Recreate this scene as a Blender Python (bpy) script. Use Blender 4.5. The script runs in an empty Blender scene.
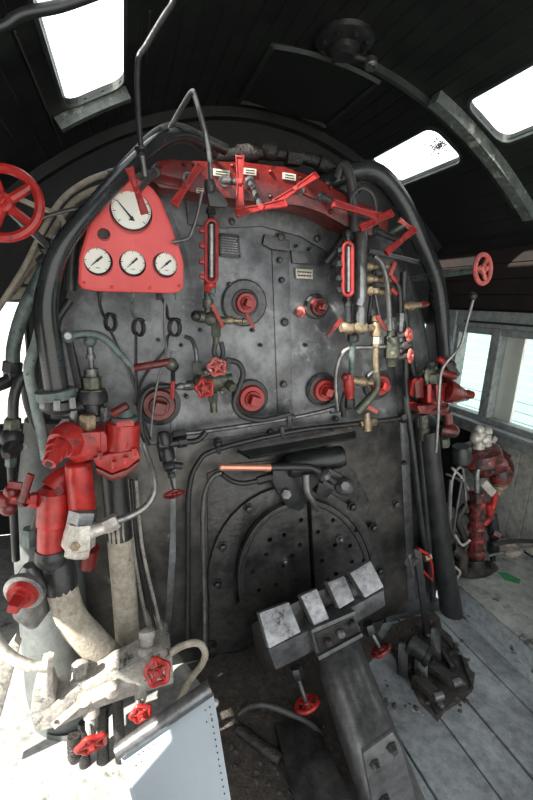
import bpy, bmesh, random
from math import *
from mathutils import Vector as V, Matrix
random.seed(7)
SC = bpy.context.scene; COL = SC.collection
# ------------------------------------------------------------------ survey: photo measurements -> places in the cab
F = 420.0; YAW = radians(-19); PITCH = radians(-13); ROLL = radians(3)
EYE = V((0, 0, 1.45)); YB = 1.45            # eye height over the floor, distance of the backhead plate
RM = Matrix.Rotation(YAW, 3, 'Z') @ Matrix.Rotation(PITCH, 3, 'X')
def ray(px, py):
    u = (px-266.5)/F; v = (400-py)/F; c, s = cos(ROLL), sin(ROLL)
    return RM @ V((c*u - s*v, 1, s*u + c*v))
FWD = RM @ V((0, 1, 0))
def onY(px, py, y): r = ray(px, py); return EYE + r*(y/r.y)
def onZ(px, py, z): r = ray(px, py); return EYE + r*((z-EYE.z)/r.z)
def onX(px, py, x): r = ray(px, py); return EYE + r*(x/r.x)
def B(x, y, d=0.0): return onY(x, y, YB-d)  # a point d metres in front of the backhead
def pt(p):
    if isinstance(p, V): return p
    return B(*p)
def sc(p): return (p-EYE).dot(FWD)/F         # metres per photo pixel at p
# ------------------------------------------------------------------ materials
def mat(name, c1, c2=None, rough=.5, metal=0., scale=14., bump=.25, wear=None, wt=.62, ws=30., lo=.35, hi=.7, r2=None, coat=0, dirt=.55):
    m = bpy.data.materials.new(name); m.use_nodes = True; n = m.node_tree.nodes; l = m.node_tree.links
    b = n['Principled BSDF']; c2 = c2 or tuple(k*.6 for k in c1)
    tc = n.new('ShaderNodeTexCoord'); nz = n.new('ShaderNodeTexNoise'); nz.inputs['Scale'].default_value = scale; nz.inputs['Detail'].default_value = 6
    nz.inputs['Roughness'].default_value = .65
    l.new(tc.outputs['Object'], nz.inputs['Vector'])
    cr = n.new('ShaderNodeValToRGB'); e = cr.color_ramp.elements
    e[0].position = lo; e[0].color = (*c1, 1); e[1].position = hi; e[1].color = (*c2, 1)
    l.new(nz.outputs['Fac'], cr.inputs['Fac']); out = cr.outputs['Color']
    if wear:
        w = n.new('ShaderNodeTexNoise'); w.inputs['Scale'].default_value = ws; w.inputs['Detail'].default_value = 8; w.inputs['Roughness'].default_value = .7
        l.new(tc.outputs['Object'], w.inputs['Vector'])
        wr = n.new('ShaderNodeValToRGB'); q = wr.color_ramp.elements; q[0].position = wt-.03; q[0].color = (0, 0, 0, 1); q[1].position = wt+.03; q[1].color = (1, 1, 1, 1)
        l.new(w.outputs['Fac'], wr.inputs['Fac'])
        mx = n.new('ShaderNodeMix'); mx.data_type = 'RGBA'; l.new(wr.outputs['Color'], mx.inputs[0]); l.new(out, mx.inputs[6]); mx.inputs[7].default_value = (*wear, 1); out = mx.outputs[2]
    if bump >= .25:      # oil specks and grime
        g = n.new('ShaderNodeTexNoise'); g.inputs['Scale'].default_value = scale*2.7+9; g.inputs['Detail'].default_value = 9; g.inputs['Roughness'].default_value = .75; l.new(tc.outputs['Object'], g.inputs['Vector'])
        gr = n.new('ShaderNodeValToRGB'); q = gr.color_ramp.elements; q[0].position = .34; q[0].color = (dirt,)*3+(1,); q[1].position = .58; q[1].color = (1.05,)*3+(1,)
        l.new(g.outputs['Fac'], gr.inputs['Fac']); mg = n.new('ShaderNodeMix'); mg.data_type = 'RGBA'; mg.blend_type = 'MULTIPLY'; mg.inputs[0].default_value = 1; l.new(out, mg.inputs[6]); l.new(gr.outputs['Color'], mg.inputs[7]); out = mg.outputs[2]
    l.new(out, b.inputs['Base Color'])
    b.inputs['Metallic'].default_value = metal
    rr = n.new('ShaderNodeMapRange'); l.new(nz.outputs['Fac'], rr.inputs['Value']); rr.inputs['From Min'].default_value = .3; rr.inputs['From Max'].default_value = .7
    rr.inputs['To Min'].default_value = rough; rr.inputs['To Max'].default_value = r2 if r2 is not None else min(1, rough+.2); l.new(rr.outputs['Result'], b.inputs['Roughness'])
    if bump:
        n2 = n.new('ShaderNodeTexNoise'); n2.inputs['Scale'].default_value = scale*5; n2.inputs['Detail'].default_value = 5; l.new(tc.outputs['Object'], n2.inputs['Vector'])
        bp = n.new('ShaderNodeBump'); bp.inputs['Strength'].default_value = bump; bp.inputs['Distance'].default_value = .004
        l.new(n2.outputs['Fac'], bp.inputs['Height']); l.new(bp.outputs['Normal'], b.inputs['Normal'])
    if coat: b.inputs['Coat Weight'].default_value = coat; b.inputs['Coat Roughness'].default_value = .2
    return m
M = {}
M['red'] = mat('red_paint', (.46,.026,.022), (.28,.016,.014), .26, scale=10, wear=(.06,.025,.022), wt=.63, ws=20)
M['redp'] = mat('panel_red', (.66,.075,.072), (.55,.05,.05), .34, scale=5, bump=.2, wear=(.20,.03,.03), wt=.66, ws=26)
M['redd'] = mat('dirty_red_paint', (.20,.014,.012), (.06,.010,.009), .24, scale=14, wear=(.03,.012,.01), wt=.60, ws=18)
M['redrust'] = mat('oily_red', (.20,.03,.028), (.02,.012,.012), .24, scale=26, wear=(.5,.34,.33), wt=.65, ws=34, lo=.42, hi=.56)
M['maroon'] = mat('maroon_enamel', (.10,.018,.02), (.04,.012,.012), .3, scale=14)
M['redh'] = mat('handle_red', (.36,.028,.028), (.24,.018,.018), .3, scale=18, wear=(.08,.03,.025), wt=.66, ws=40)
M['pink'] = mat('faded_red_paint', (.58,.15,.13), (.45,.07,.06), .5, scale=20, wear=(.62,.5,.46), wt=.62, ws=40)
M['plate'] = mat('sooty_boiler_steel', (.04,.043,.046), (.24,.25,.26), .26, .5, scale=2.6, bump=.5, wear=(.26,.265,.27), wt=.63, ws=9, lo=.38, hi=.64, r2=.55)
M['soot'] = mat('matt_soot', (.008,.008,.008), (.02,.02,.019), .7, scale=12, bump=.8)
M['plate3'] = mat('lower_boiler_steel', (.022,.022,.022), (.13,.122,.112), .28, .4, scale=3.4, bump=.7, wear=(.2,.185,.165), wt=.66, ws=8, lo=.4, hi=.68, r2=.5)
M['plate2'] = mat('black_boiler_patch', (.05,.053,.056), (.15,.155,.16), .38, .35, scale=9, bump=.5, wear=(.2,.2,.2), wt=.70, ws=26)
M['door'] = mat('fire_door_iron', (.022,.022,.023), (.085,.083,.08), .3, .4, scale=9, bump=.7)
M['black'] = mat('black_paint', (.016,.017,.018), (.034,.036,.038), .28, .1, scale=14, bump=.35)
M['blackg'] = mat('glossy_black_pipe', (.018,.02,.022), (.036,.04,.043), .14, .2, scale=8, bump=.12)
M['grime'] = mat('oily_grime', (.012,.011,.011), (.045,.04,.036), .35, .1, scale=30, bump=1., wear=(.10,.08,.06), wt=.66, ws=50)
M['green'] = mat('worn_green_paint', (.06,.10,.09), (.16,.19,.18), .4, .2, scale=14, wear=(.03,.035,.035), wt=.6, ws=20)
M['paleg'] = mat('pale_green_paint', (.20,.26,.25), (.32,.36,.34), .5, .1, scale=8, wear=(.08,.09,.09), wt=.64, ws=18)
M['steel'] = mat('bare_steel', (.38,.38,.38), (.2,.2,.2), .32, .8, scale=14, wear=(.09,.08,.07), wt=.64)
M['greysteel'] = mat('grey_steel', (.2,.205,.21), (.10,.10,.10), .26, .65, scale=10)
M['brass'] = mat('dirty_brass', (.40,.31,.2), (.2,.16,.11), .36, .65, scale=26, wear=(.05,.05,.04), wt=.63)
M['dbrass'] = mat('green_stained_brass', (.13,.14,.11), (.07,.075,.06), .36, .55, scale=26, wear=(.32,.25,.15), wt=.64)
M['copper'] = mat('copper_grip', (.72,.34,.24), (.55,.24,.17), .3, .7, scale=12, bump=.1)
M['cream'] = mat('dusty_cream_lagging', (.42,.38,.31), (.29,.26,.21), .85, scale=14, bump=.7, wear=(.10,.085,.07), wt=.66, ws=16)
M['dust'] = mat('dust_covered_iron', (.40,.38,.34), (.22,.21,.19), .85, scale=12, bump=.8, wear=(.06,.055,.05), wt=.60, ws=14)
M['silver'] = mat('silver_fitting', (.66,.63,.58), (.45,.42,.37), .4, .5, scale=20, wear=(.16,.13,.1), wt=.66)
M['blue'] = mat('pale_blue_sheet', (.42,.48,.52), (.36,.42,.46), .5, scale=4, bump=.15, wear=(.15,.13,.11), wt=.72, ws=12)
M['bright'] = mat('worn_bright_plate', (.3,.31,.32), (.16,.165,.17), .32, .6, scale=12, bump=.5, wear=(.06,.06,.06), wt=.62, ws=24)
M['white'] = mat('enamel_white', (.72,.74,.68), (.66,.68,.62), .35, scale=8, bump=0)
M['ink'] = mat('ink_black', (.02,.02,.02), (.03,.03,.03), .5, bump=0)
M['tag'] = mat('pale_label', (.6,.58,.5), (.4,.37,.3), .55, scale=60, bump=.1)
M['roof'] = mat('dark_roof_paint', (.008,.010,.010), (.018,.022,.021), .38, scale=5, bump=.35, wear=(.045,.02,.014), wt=.70, ws=9)
M['rib'] = mat('rib_green_black', (.02,.026,.025), (.05,.06,.057), .25, scale=8, bump=.2)
M['riblit'] = mat('rib_lit_pale', (.18,.21,.195), (.08,.10,.095), .35, scale=12, bump=.4, wear=(.42,.42,.38), wt=.58, ws=14)  # pale tone puts the reflected light on these rib faces into the colour
M['frame'] = mat('window_frame_paint', (.25,.285,.28), (.34,.37,.36), .5, scale=6, bump=.3, wear=(.05,.05,.045), wt=.68)
M['wallp'] = mat('plank_wall_paint', (.42,.43,.39), (.32,.33,.30), .6, scale=6, bump=.3, wear=(.17,.15,.12), wt=.68, ws=14)
M['dwall'] = mat('front_wall_paint', (.008,.010,.010), (.018,.022,.021), .5, scale=5, bump=.3)
M['brown'] = mat('brown_black_wood', (.022,.011,.009), (.008,.008,.008), .85, scale=6, bump=.3)
M['floor'] = mat('worn_grey_boards', (.30,.335,.355), (.16,.175,.185), .5, scale=4, bump=.5, wear=(.62,.62,.6), wt=.68, ws=8, lo=.4, hi=.68, dirt=.5)
M['floorl'] = mat('dusty_floor_plate', (.36,.37,.36), (.22,.22,.21), .8, scale=6, bump=.5, wear=(.10,.10,.095), wt=.64, ws=12)
M['platform'] = mat('dusty_platform', (.36,.38,.36), (.17,.18,.17), .7, scale=4, bump=.5, wear=(.07,.07,.065), wt=.62, ws=8)
M['step'] = mat('step_green_grey', (.34,.39,.41), (.46,.50,.51), .5, scale=8, bump=.3, wear=(.08,.08,.08), wt=.62, ws=14)
M['hose'] = mat('rubber_hose', (.02,.02,.021), (.05,.05,.05), .4, scale=20, bump=.15)
M['rubble'] = mat('coal_dust', (.035,.03,.026), (.10,.085,.07), .8, scale=40, bump=1.)
M['mint'] = mat('pale_turquoise_boards', (.15,.25,.25), (.17,.27,.27), .6, scale=4, bump=0)
M['ballast'] = mat('ballast', (.5,.49,.46), (.35,.34,.32), .9, scale=12)
M['leaf'] = mat('soot_flakes', (.02,.02,.02), (.05,.05,.045), .9, bump=0)
M['greenstain'] = mat('green_paint_smear', (.02,.28,.10), (.05,.2,.1), .5, scale=20)
def glassmat():
    m = bpy.data.materials.new('window_glass'); m.use_nodes = True; n = m.node_tree.nodes; l = m.node_tree.links; n.clear()
    o = n.new('ShaderNodeOutputMaterial'); x = n.new('ShaderNodeMixShader'); t = n.new('ShaderNodeBsdfTransparent'); g = n.new('ShaderNodeBsdfGlossy')
    t.inputs[0].default_value = (.97,.985,.98,1); g.inputs['Roughness'].default_value = .05; x.inputs[0].default_value = .07
    l.new(t.outputs[0], x.inputs[1]); l.new(g.outputs[0], x.inputs[2]); l.new(x.outputs[0], o.inputs[0]); return m
M['glass'] = glassmat()
# ------------------------------------------------------------------ mesh builder
def basis(a):
    a = a.normalized(); u = a.cross(V((0,0,1)))
    if u.length < 1e-3: u = V((1,0,0))
    u.normalize(); return a, u, a.cross(u)
class MB:
    def __init__(s): s.bm = bmesh.new()
    def face(s, vs):
        try: return s.bm.faces.new(vs)
        except ValueError: return None
    def rings(s, rs, cap=True, closed=False):
        prev = None; R = [[s.bm.verts.new(p) for p in r] for r in rs]; n = len(R[0])
        pairs = list(zip(R, R[1:])) + ([(R[-1], R[0])] if closed else [])
        for a, b in pairs:
            for i in range(n): s.face((a[i], a[(i+1)%n], b[(i+1)%n], b[i]))
        if cap and not closed: s.face(R[0][::-1]); s.face(R[-1])
        return s
    def spin(s, A, Bp, prof=1., seg=14, k=None, rot=0):
        """a turned shape on the axis A-B; prof = px radius, or [(t, px radius)...]"""
        A, Bp = pt(A), pt(Bp); a, u, w = basis(Bp-A); k = k or sc((A+Bp)/2)
        if not isinstance(prof, (list, tuple)): prof = [(0, prof), (1, prof)]
        rs = []
        for t, r in prof:
            c = A.lerp(Bp, t) if 0 <= t <= 1 else A+(Bp-A)*t
            rs.append([c + (u*cos(2*pi*i/seg+rot) + w*sin(2*pi*i/seg+rot))*max(r*k, 1e-4) for i in range(seg)])
        return s.rings(rs)
    def tube(s, pts, r, seg=10, k=None, smooth=True, closed=False):
        P = [pt(p) for p in pts]; k = k or sc(P[len(P)//2])
        rad = [q*k for q in r] if isinstance(r, (list, tuple)) else [r*k]*len(P)
        if smooth and len(P) > 2:
            Q = []; RR = []
            n = len(P)
            for i in range(n-1):
                p0, p1, p2, p3 = P[max(i-1, 0)], P[i], P[i+1], P[min(i+2, n-1)]
                st = 5
                for j in range(st):
                    t = j/st
                    Q.append(.5*((2*p1)+(p2-p0)*t+(2*p0-5*p1+4*p2-p3)*t*t+(3*p1-p0-3*p2+p3)*t**3)); RR.append(rad[i]*(1-t)+rad[i+1]*t)
            Q.append(P[-1]); RR.append(rad[-1]); P, rad = Q, RR
        rs = []; u = None; n = len(P)
        for i in range(n):
            if closed: T = P[(i+1)%n]-P[i-1]
            else: T = P[min(i+1, n-1)]-P[max(i-1, 0)]
            T.normalize()
            if u is None: u = basis(T)[1]
            u = (u - T*u.dot(T)).normalized(); w = T.cross(u)
            rs.append([P[i]+(u*cos(2*pi*j/seg)+w*sin(2*pi*j/seg))*rad[i] for j in range(seg)])
        return s.rings(rs, closed=closed)
    def prism(s, poly, ext, bev=0.):
        """poly = list of points, ext = vector"""
        b = bmesh.new(); P = [pt(p) for p in poly]
        a = [b.verts.new(p) for p in P]; c = [b.verts.new(p+ext) for p in P]; n = len(P)
        b.faces.new(a); b.faces.new(c[::-1])
        for i in range(n): b.faces.new((a[i], c[i], c[(i+1)%n], a[(i+1)%n]))
        bmesh.ops.recalc_face_normals(b, faces=b.faces)
        if bev: bmesh.ops.bevel(b, geom=b.edges[:], offset=bev, segments=2, affect='EDGES', profile=.6)
        me = bpy.data.meshes.new('tmp'); b.to_mesh(me); b.free(); s.bm.from_mesh(me); bpy.data.meshes.remove(me); return s
    def slab(s, poly, d, th, bev=.003):
        """outline measured on the photo, d in front of the backhead, th thick (towards the boiler)"""
        return s.prism([(p[0], p[1], p[2] if len(p) > 2 else d) for p in poly], V((0, th, 0)), bev)
    def box(s, lo, hi, bev=0.):
        x0, y0, z0 = lo; x1, y1, z1 = hi
        return s.prism([V((x0,y0,z0)), V((x1,y0,z0)), V((x1,y1,z0)), V((x0,y1,z0))], V((0,0,z1-z0)), bev)
    def bar(s, A, Bp, w, t, bev=.002, up=None, w2=None):
        """flat bar A-B, width w px in the plane facing the camera, thickness t px"""
        A, Bp = pt(A), pt(Bp); k = sc((A+Bp)/2); a = (Bp-A).normalized(); n = up or -FWD; n = (n-a*n.dot(a)).normalized(); u = a.cross(n)
        w2 = w if w2 is None else w2
        P = [A-u*w*k/2, A+u*w*k/2, Bp+u*w2*k/2, Bp-u*w2*k/2]
        return s.prism([p-n*t*k/2 for p in P], n*t*k, bev)
    def ball(s, c, r, q=1.):
        c = pt(c); k = sc(c)*r; m = Matrix.Translation(c) @ Matrix.Diagonal((k, k, k*q, 1))
        bmesh.ops.create_uvsphere(s.bm, u_segments=14, v_segments=9, radius=1, matrix=m); return s
    def build(s, name, m, parent=None, origin=None, smooth=True):
        bm = s.bm; bmesh.ops.recalc_face_normals(bm, faces=bm.faces)
        if origin is None:
            if parent is not None: origin = world(parent)
            else:
                lo = [min(v.co[i] for v in bm.verts) for i in range(3)]; hi = [max(v.co[i] for v in bm.verts) for i in range(3)]
                origin = V(((lo[0]+hi[0])/2, (lo[1]+hi[1])/2, lo[2]))
        bmesh.ops.translate(bm, verts=bm.verts, vec=-origin)
        for f in bm.faces: f.smooth = smooth
        for e in bm.edges:
            if len(e.link_faces) == 2 and e.calc_face_angle(0) > radians(38): e.smooth = False
        me = bpy.data.meshes.new(name); bm.to_mesh(me); bm.free(); me.materials.append(M[m] if isinstance(m, str) else m)
        o = bpy.data.objects.new(name, me); COL.objects.link(o)
        if parent is not None: o.parent = parent; o['w'] = list(origin); o.location = origin-world(parent)
        else: o.location = origin; o['w'] = list(origin)
        return o
def world(o): return V(o['w'])
ALL = []
def tag(o, label, cat, group=None):
    o['label'] = label; o['category'] = cat
    if group: o['group'] = group
    return o
def thing(name, label, cat, at, group=None):
    o = bpy.data.objects.new(name, None); COL.objects.link(o); o.empty_display_size = .05; at = pt(at); o.location = at; o['w'] = list(at)
    return tag(o, label, cat, group)
def struct(o): o['kind'] = 'structure'; return o
def part(th, name, m, *ops, label=None):
    """ops: ('s',A,B,prof[,seg]) turned; ('t',pts,r) tube; ('p',poly,d,th) plate; ('b',A,B,w,t) bar; ('o',C,r) ball; ('h',A,B,r) hexagon"""
    b = MB()
    for q in ops:
        f = q[0]
        if f == 'p' and isinstance(q[1][0], V): b.prism(q[1], V((0,0,.012)), .002); continue
        if f == 's': b.spin(*q[1:])
        elif f == 'h': b.spin(q[1], q[2], q[3], 6)
        elif f == 'q': b.spin(q[1], q[2], q[3], 4, None, pi/4)
        elif f == 't': b.tube(*q[1:])
        elif f == 'p': b.slab(*q[1:])
        elif f == 'b': b.bar(*q[1:])
        elif f == 'o': b.ball(*q[1:])
    o = b.build(name, m, th)
    if label: o['label'] = label
    return o
def single(name, label, cat, m, *ops, group=None):
    return tag(part(None, name, m, *ops), label, cat, group)
def carve(o, cuts):
    for c in cuts:
        md = o.modifiers.new('b', 'BOOLEAN'); md.object = c; md.operation = 'DIFFERENCE'; md.solver = 'EXACT'
    dg = bpy.context.evaluated_depsgraph_get(); dg.update(); me = bpy.data.meshes.new_from_object(o.evaluated_get(dg)); o.modifiers.clear(); o.data = me
    for f in me.polygons: f.use_smooth = False
    for c in cuts: bpy.data.objects.remove(c)
def ragged(q, step=9, amp=3.):
    P = []
    for i, a in enumerate(q):
        c = q[(i+1)%len(q)]; n = max(1, int(hypot(c[0]-a[0], c[1]-a[1])/step))
        for j in range(n): t = j/n; P.append((a[0]+(c[0]-a[0])*t+random.uniform(-amp, amp), a[1]+(c[1]-a[1])*t+random.uniform(-amp, amp)))
    return P
NUT = [(0,.86),(.12,1),(.88,1),(1,.86)]
def nut(r): return [(t, q*r) for t, q in NUT]
def dome(r, base=1.): return [(0, base*r), (.25, r), (.6, .86*r), (.85, .5*r), (1, .05*r)]

def handwheel(name, label, C, S, R, rt, m, stem='greysteel', n=5, lobe=0., cat='handwheel', group=None, sr=1.6, hubm=None, q=.75, parent=None):
    """rim centred on C, spindle running back to S; a thing of its own, or a part of the valve it turns"""
    C, S = pt(C), pt(S); a, u, w = basis(C-S); k = sc(C)
    b = MB(); N = 60; P = []
    for i in range(N):
        th = 2*pi*i/N; r = R*(1+lobe*cos(n*th)); P.append(C+(u*cos(th)+w*sin(th))*r*k)
    b.tube(P, rt, 8, k, False, True)
    if parent is None: t = thing(name, label, cat, S, group); b.build('rim', m, t)
    else:
        t = b.build('handwheel', m, parent)
        if label: t['label'] = label
    for i in range(n):
        th = 2*pi*(i+.0)/n; e = C+(u*cos(th)+w*sin(th))*(R*(1+lobe)-rt*.4)*k
        MB().tube([C-a*rt*.3*k, e], [rt*1.05, rt*q], 8, k, False).build('spoke', m, t)
    MB().spin(C-a*rt*1.3*k, C+a*rt*1.2*k, [(0,rt*1.6),(.2,rt*2.),(.8,rt*2.),(1,rt*1.5)], 14, k).build('hub', m, t)
    MB().spin(C+a*rt*1.2*k, C+a*rt*2.2*k, nut(rt*1.1), 6, k).build('nut', hubm or m, t)
    MB().spin(S, C-a*rt*1.3*k, sr, 10, k).build('stem', stem, t)
    return t
def plug(name, label, x, y, r, d=0., ring=1.7, m='red', lit=None, axis=(0,-1,0), sq=.42, lip='black'):
    c = B(x, y, d); k = sc(c); a = V(axis).normalized(); t = thing(name, label, 'washout plug', c, 'washout plugs in the boiler backhead')
    if ring: MB().spin(c, c+a*.014, [(0,r*ring),(.6,r*ring),(1,r*ring*.93),(1,r*1.12)], 36, k).build('raised_seat', 'plate2', t)
    MB().spin(c+a*.003, c+a*.02, [(0,r*1.3),(.9,r*1.3),(1,r*1.2)], 30, k).build('gasket_ring', lip, t)
    MB().spin(c+a*.01, c+a*.034, [(0,r),(.55,r),(.75,r*.93),(1,r*.9)], 30, k).build('plug_disc', m, t)
    MB().spin(c+a*.034, c+a*.042, [(0,r*.62),(1,r*.56)], 24, k).build('boss', m, t)
    MB().spin(c+a*.04, c+a*.075, [(0,r*sq*1.2),(.8,r*sq*1.15),(1,r*sq)], 4, k, rot=.5).build('square_head', m, t)
    return t
# ================================================================== SETTING
XL, XR, YF, YREAR, XC = -.78, 2.15, 2.66, -.55, .76
def zr(x): return 2.52-.33*(x-.78)**2
def onRoof(px, py):
    r = ray(px, py); lo, hi = .4, 5
    for _ in range(50):
        m = (lo+hi)/2; p = EYE+r*m
        if p.z > zr(p.x): hi = m
        else: lo = m
    return EYE+r*lo
# roof: boarded barrel, boards run fore and aft with V grooves
def build_roof():
    b = MB(); prof = []; n = 44; x0, x1 = XL-.06, XR+.12
    for i in range(n):
        xa = x0+(x1-x0)*i/n; xb = x0+(x1-x0)*(i+1)/n
        for x, g in ((xa+.002, .005), (xa+.007, 0), (xb-.007, 0), (xb-.002, .005)): prof.append((x, zr(x)+g))
    under = [V((x, YREAR, z)) for x, z in prof]; top = [V((x, YREAR, zr(x)+.022)) for x, z in prof][::-1]
    loop = under+top; L = V((0, YF+.1-YREAR, 0)); m = len(prof)
    A = [b.bm.verts.new(p) for p in loop]; C = [b.bm.verts.new(p+L) for p in loop]; N = len(loop)
    for i in range(N): b.face((A[i], C[i], C[(i+1)%N], A[(i+1)%N]))
    for i in range(m-1):
        b.face((A[i], A[i+1], A[N-2-i], A[N-1-i])); b.face((C[i], C[N-1-i], C[N-2-i], C[i+1]))
    o = b.build('ceiling', 'roof', smooth=False); struct(o); return o
roof = build_roof()
HATCH = [(-.205, .022, .85, 2.16), (1.48, 1.708, 1.985, 2.57), (1.46, 1.705, 1.05, 1.75)]  # left opening lengthened out of view to let sun onto the backhead
def rrect(x0, x1, y0, y1, r, n=6):
    P = []
    for cx, cy, a0 in ((x1-r, y1-r, 0), (x0+r, y1-r, 90), (x0+r, y0+r, 180), (x1-r, y0+r, 270)):
        for i in range(n+1): a = radians(a0+90*i/n); P.append((cx+r*cos(a), cy+r*sin(a)))
    return P
cutters = []
for i, (x0, x1, y0, y1) in enumerate(HATCH):
    b = MB(); b.prism([V((x, y, 1.9)) for x, y in rrect(x0, x1, y0, y1, .06)], V((0, 0, 1)))
    c = b.build('cut', 'roof', smooth=False); cutters.append(c)
    md = roof.modifiers.new('h', 'BOOLEAN'); md.object = c; md.operation = 'DIFFERENCE'; md.solver = 'EXACT'
dg = bpy.context.evaluated_depsgraph_get(); me = bpy.data.meshes.new_from_object(roof.evaluated_get(dg)); roof.modifiers.clear(); roof.data = me
for c in cutters: bpy.data.objects.remove(c)
for i, (x0, x1, y0, y1) in enumerate(HATCH):
    w = bpy.data.objects.new('window_%d' % (i+1), None); COL.objects.link(w); at = V(((x0+x1)/2, (y0+y1)/2, zr((x0+x1)/2)+.03)); w.location = at; w['w'] = list(at); struct(w)
    b = MB(); O = rrect(x0-.012, x1+.012, y0-.012, y1+.012, .07); I = rrect(x0, x1, y0, y1, .06)
    rs = [[V((x, y, zr(x)-.0)) for x, y in I], [V((x, y, zr(x)-.012)) for x, y in I], [V((x, y, zr(x)-.012)) for x, y in O], [V((x, y, zr(x)-.0)) for x, y in O]]
    b.rings(rs, closed=True); b.build('window_frame', 'rib', w)
    b = MB(); b.prism([V((x, y, zr(x)+.024)) for x, y in rrect(x0-.01, x1+.01, y0-.01, y1+.01, .06)], V((0, 0, .004))); b.build('pane', 'glass', w)
# soot clump lying on the far right roof pane
b = MB(); c = onRoof(438, 156)+V((0, 0, .045))
for i in range(260):
    a = random.uniform(0, 2*pi); r = abs(random.gauss(0, .55)); p = c+V((cos(a)*r*.055, sin(a)*r*.095, 0)); p.z = zr(p.x)+.04+random.random()*.02*(1-min(1, r)*.5); s = random.uniform(.003, .01)
    q = [p+V((random.uniform(-s, s), random.uniform(-s, s), random.uniform(-s, s)*.5)) for _ in range(3)]; b.prism(q, V((0, 0, .002)))
o = b.build('soot_clump', 'leaf', smooth=False); tag(o, 'black ragged clump of soot lying on the far right roof pane', 'soot')
# roof ribs
def rib(name, y0, y1, x0, x1, drop, m, n=30, t=.0):
    b = MB(); rs = []
    for i in range(n+1):
        x = x0+(x1-x0)*i/n; z = zr(x)-t; nx = .66*(x-.78); nn = V((-nx, 0, -1)).normalized()
        p = V((x, 0, z)); q = p+nn*drop
        rs.append([V((p.x, y0, p.z)), V((q.x, y0, q.z)), V((q.x, y1, q.z)), V((p.x, y1, p.z))])
    b.rings(rs); o = b.build(name, m); return struct(o)
rib('trim_1', 1.87, 1.895, .8, 2.0, .03, 'rib'); rib('trim_2', 1.79, 1.85, 1.36, 2.06, .05, 'riblit'); rib('trim_3', 2.18, 2.22, -.26, .03, .05, 'riblit')
rib('trim_4', 2.60, 2.66, XL, XR, .05, 'roof')
b = MB()
for (xa, ya), (xb, yb) in (((15, 30), (62, 145)), ((150, 10), (146, 60))):
    b.tube([onRoof(xa, ya)-V((0,0,.004)), onRoof(xb, yb)-V((0,0,.004))], .9, 6)
struct(b.build('trim_6', 'rib'))
# raised ventilator frame in the middle of the roof
v = [onRoof(*p) for p in ((262, 42), (362, 108), (344, 128), (250, 66))]
vt = thing('roof_ventilator', 'dark rectangular ventilator panel in the middle of the roof', 'ventilator', v[0]-V((0,0,.02)))
b = MB(); x0, x1, y0, y1 = .62, 1.14, 1.95, 2.5
for A, C in (((x0,y0),(x1,y0)),((x0,y1),(x1,y1)),((x0,y0),(x0,y1)),((x1,y0),(x1,y1))):
    n = 6
    P = [V((A[0]+(C[0]-A[0])*i/n, A[1]+(C[1]-A[1])*i/n, 0)) for i in range(n+1)]
    b.tube([V((p.x, p.y, zr(p.x)-.012)) for p in P], .013, 4, 1, False)
b.build('frame', 'rib', vt)
MB().prism([V((x0,y0,zr(x0)-.006)), V((x1,y0,zr(x1)-.006)), V((x1,y1,zr(x1)-.006)), V((x0,y1,zr(x0)-.006))], V((0,0,.004))).build('panel', 'roof', vt)
c = onRoof(298, 73); k = sc(c); o = MB().spin(c-V((0,0,.012)), c-V((0,0,.022)), [(0, 11), (.7, 10), (1, 7)], 22, k).build('round_cover', mat('rust_red_cover', (.16,.035,.02), (.05,.018,.012), .6, scale=18), vt)
# roof boss with lamp
c = onRoof(345, 38); bt = thing('roof_lamp', 'black cast roof boss with small glass lamp near the top of the picture', 'lamp', c)
b = MB(); b.spin(c, c-V((0,0,.035)), [(0,30),(.5,29),(1,22)], 26); b.spin(c-V((0,0,.03)), c-V((0,0,.07)), [(0,16),(.6,15),(1,10)], 20)
for i in range(8): a = i*pi/4; q = c+V((cos(a)*.09, sin(a)*.09, -.028)); b.spin(q, q-V((0,0,.016)), 3, 6)
b.build('housing', 'black', bt)
q = onRoof(371, 50)-V((0,0,.04)); MB().tube([c-V((0,0,.05)), q], 3.5, 10).build('lamp_arm', 'black', bt)
MB().spin(q+V((0,0,.01)), q-V((0.0,.015,.03)), [(0,4),(.3,6.5),(.9,6.5),(1,5.4)], 16).build('lamp_rim', 'greysteel', bt); MB().spin(q-V((0,.014,.028)), q-V((0,.016,.034)), [(0,5.2),(1,4)], 16).build('lens', 'glass', bt)
# front wall with two spectacle openings (the boiler passes through its middle)
def wall_with_holes(name, axis, pos, th, u0, u1, v0, v1, holes, m, groove=0):
    """axis 'Y': u = x ; axis 'X': u = y ; v = z"""
    us = sorted({u0, u1, *[h[0] for h in holes], *[h[1] for h in holes]}); vs = sorted({v0, v1, *[h[2] for h in holes], *[h[3] for h in holes]})
    b = MB()
    for i in range(len(us)-1):
        for j in range(len(vs)-1):
            cu, cv = (us[i]+us[i+1])/2, (vs[j]+vs[j+1])/2
            if any(h[0] < cu < h[1] and h[2] < cv < h[3] for h in holes): continue
            if axis == 'Y':
                ua, ub = us[i], us[i+1]; nn = max(1, int((ub-ua)/.08)) if vs[j+1] == v1 else 1
                for q in range(nn):
                    x0, x1 = ua+(ub-ua)*q/nn, ua+(ub-ua)*(q+1)/nn; t0, t1 = (zr(x0), zr(x1)) if vs[j+1] == v1 else (vs[j+1],)*2
                    b.prism([V((x0,pos,vs[j])), V((x1,pos,vs[j])), V((x1,pos,t1)), V((x0,pos,t0))], V((0,th,0)))
            else: b.box((pos, us[i], vs[j]), (pos+th, us[i+1], vs[j+1]))
    bmesh.ops.remove_doubles(b.bm, verts=b.bm.verts, dist=1e-5)
    return struct(b.build(name, m, smooth=False))
a = onY(-30, 298, YF); c = onY(34, 425, YF); FH = (a.x, c.x, c.z, a.z)
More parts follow.
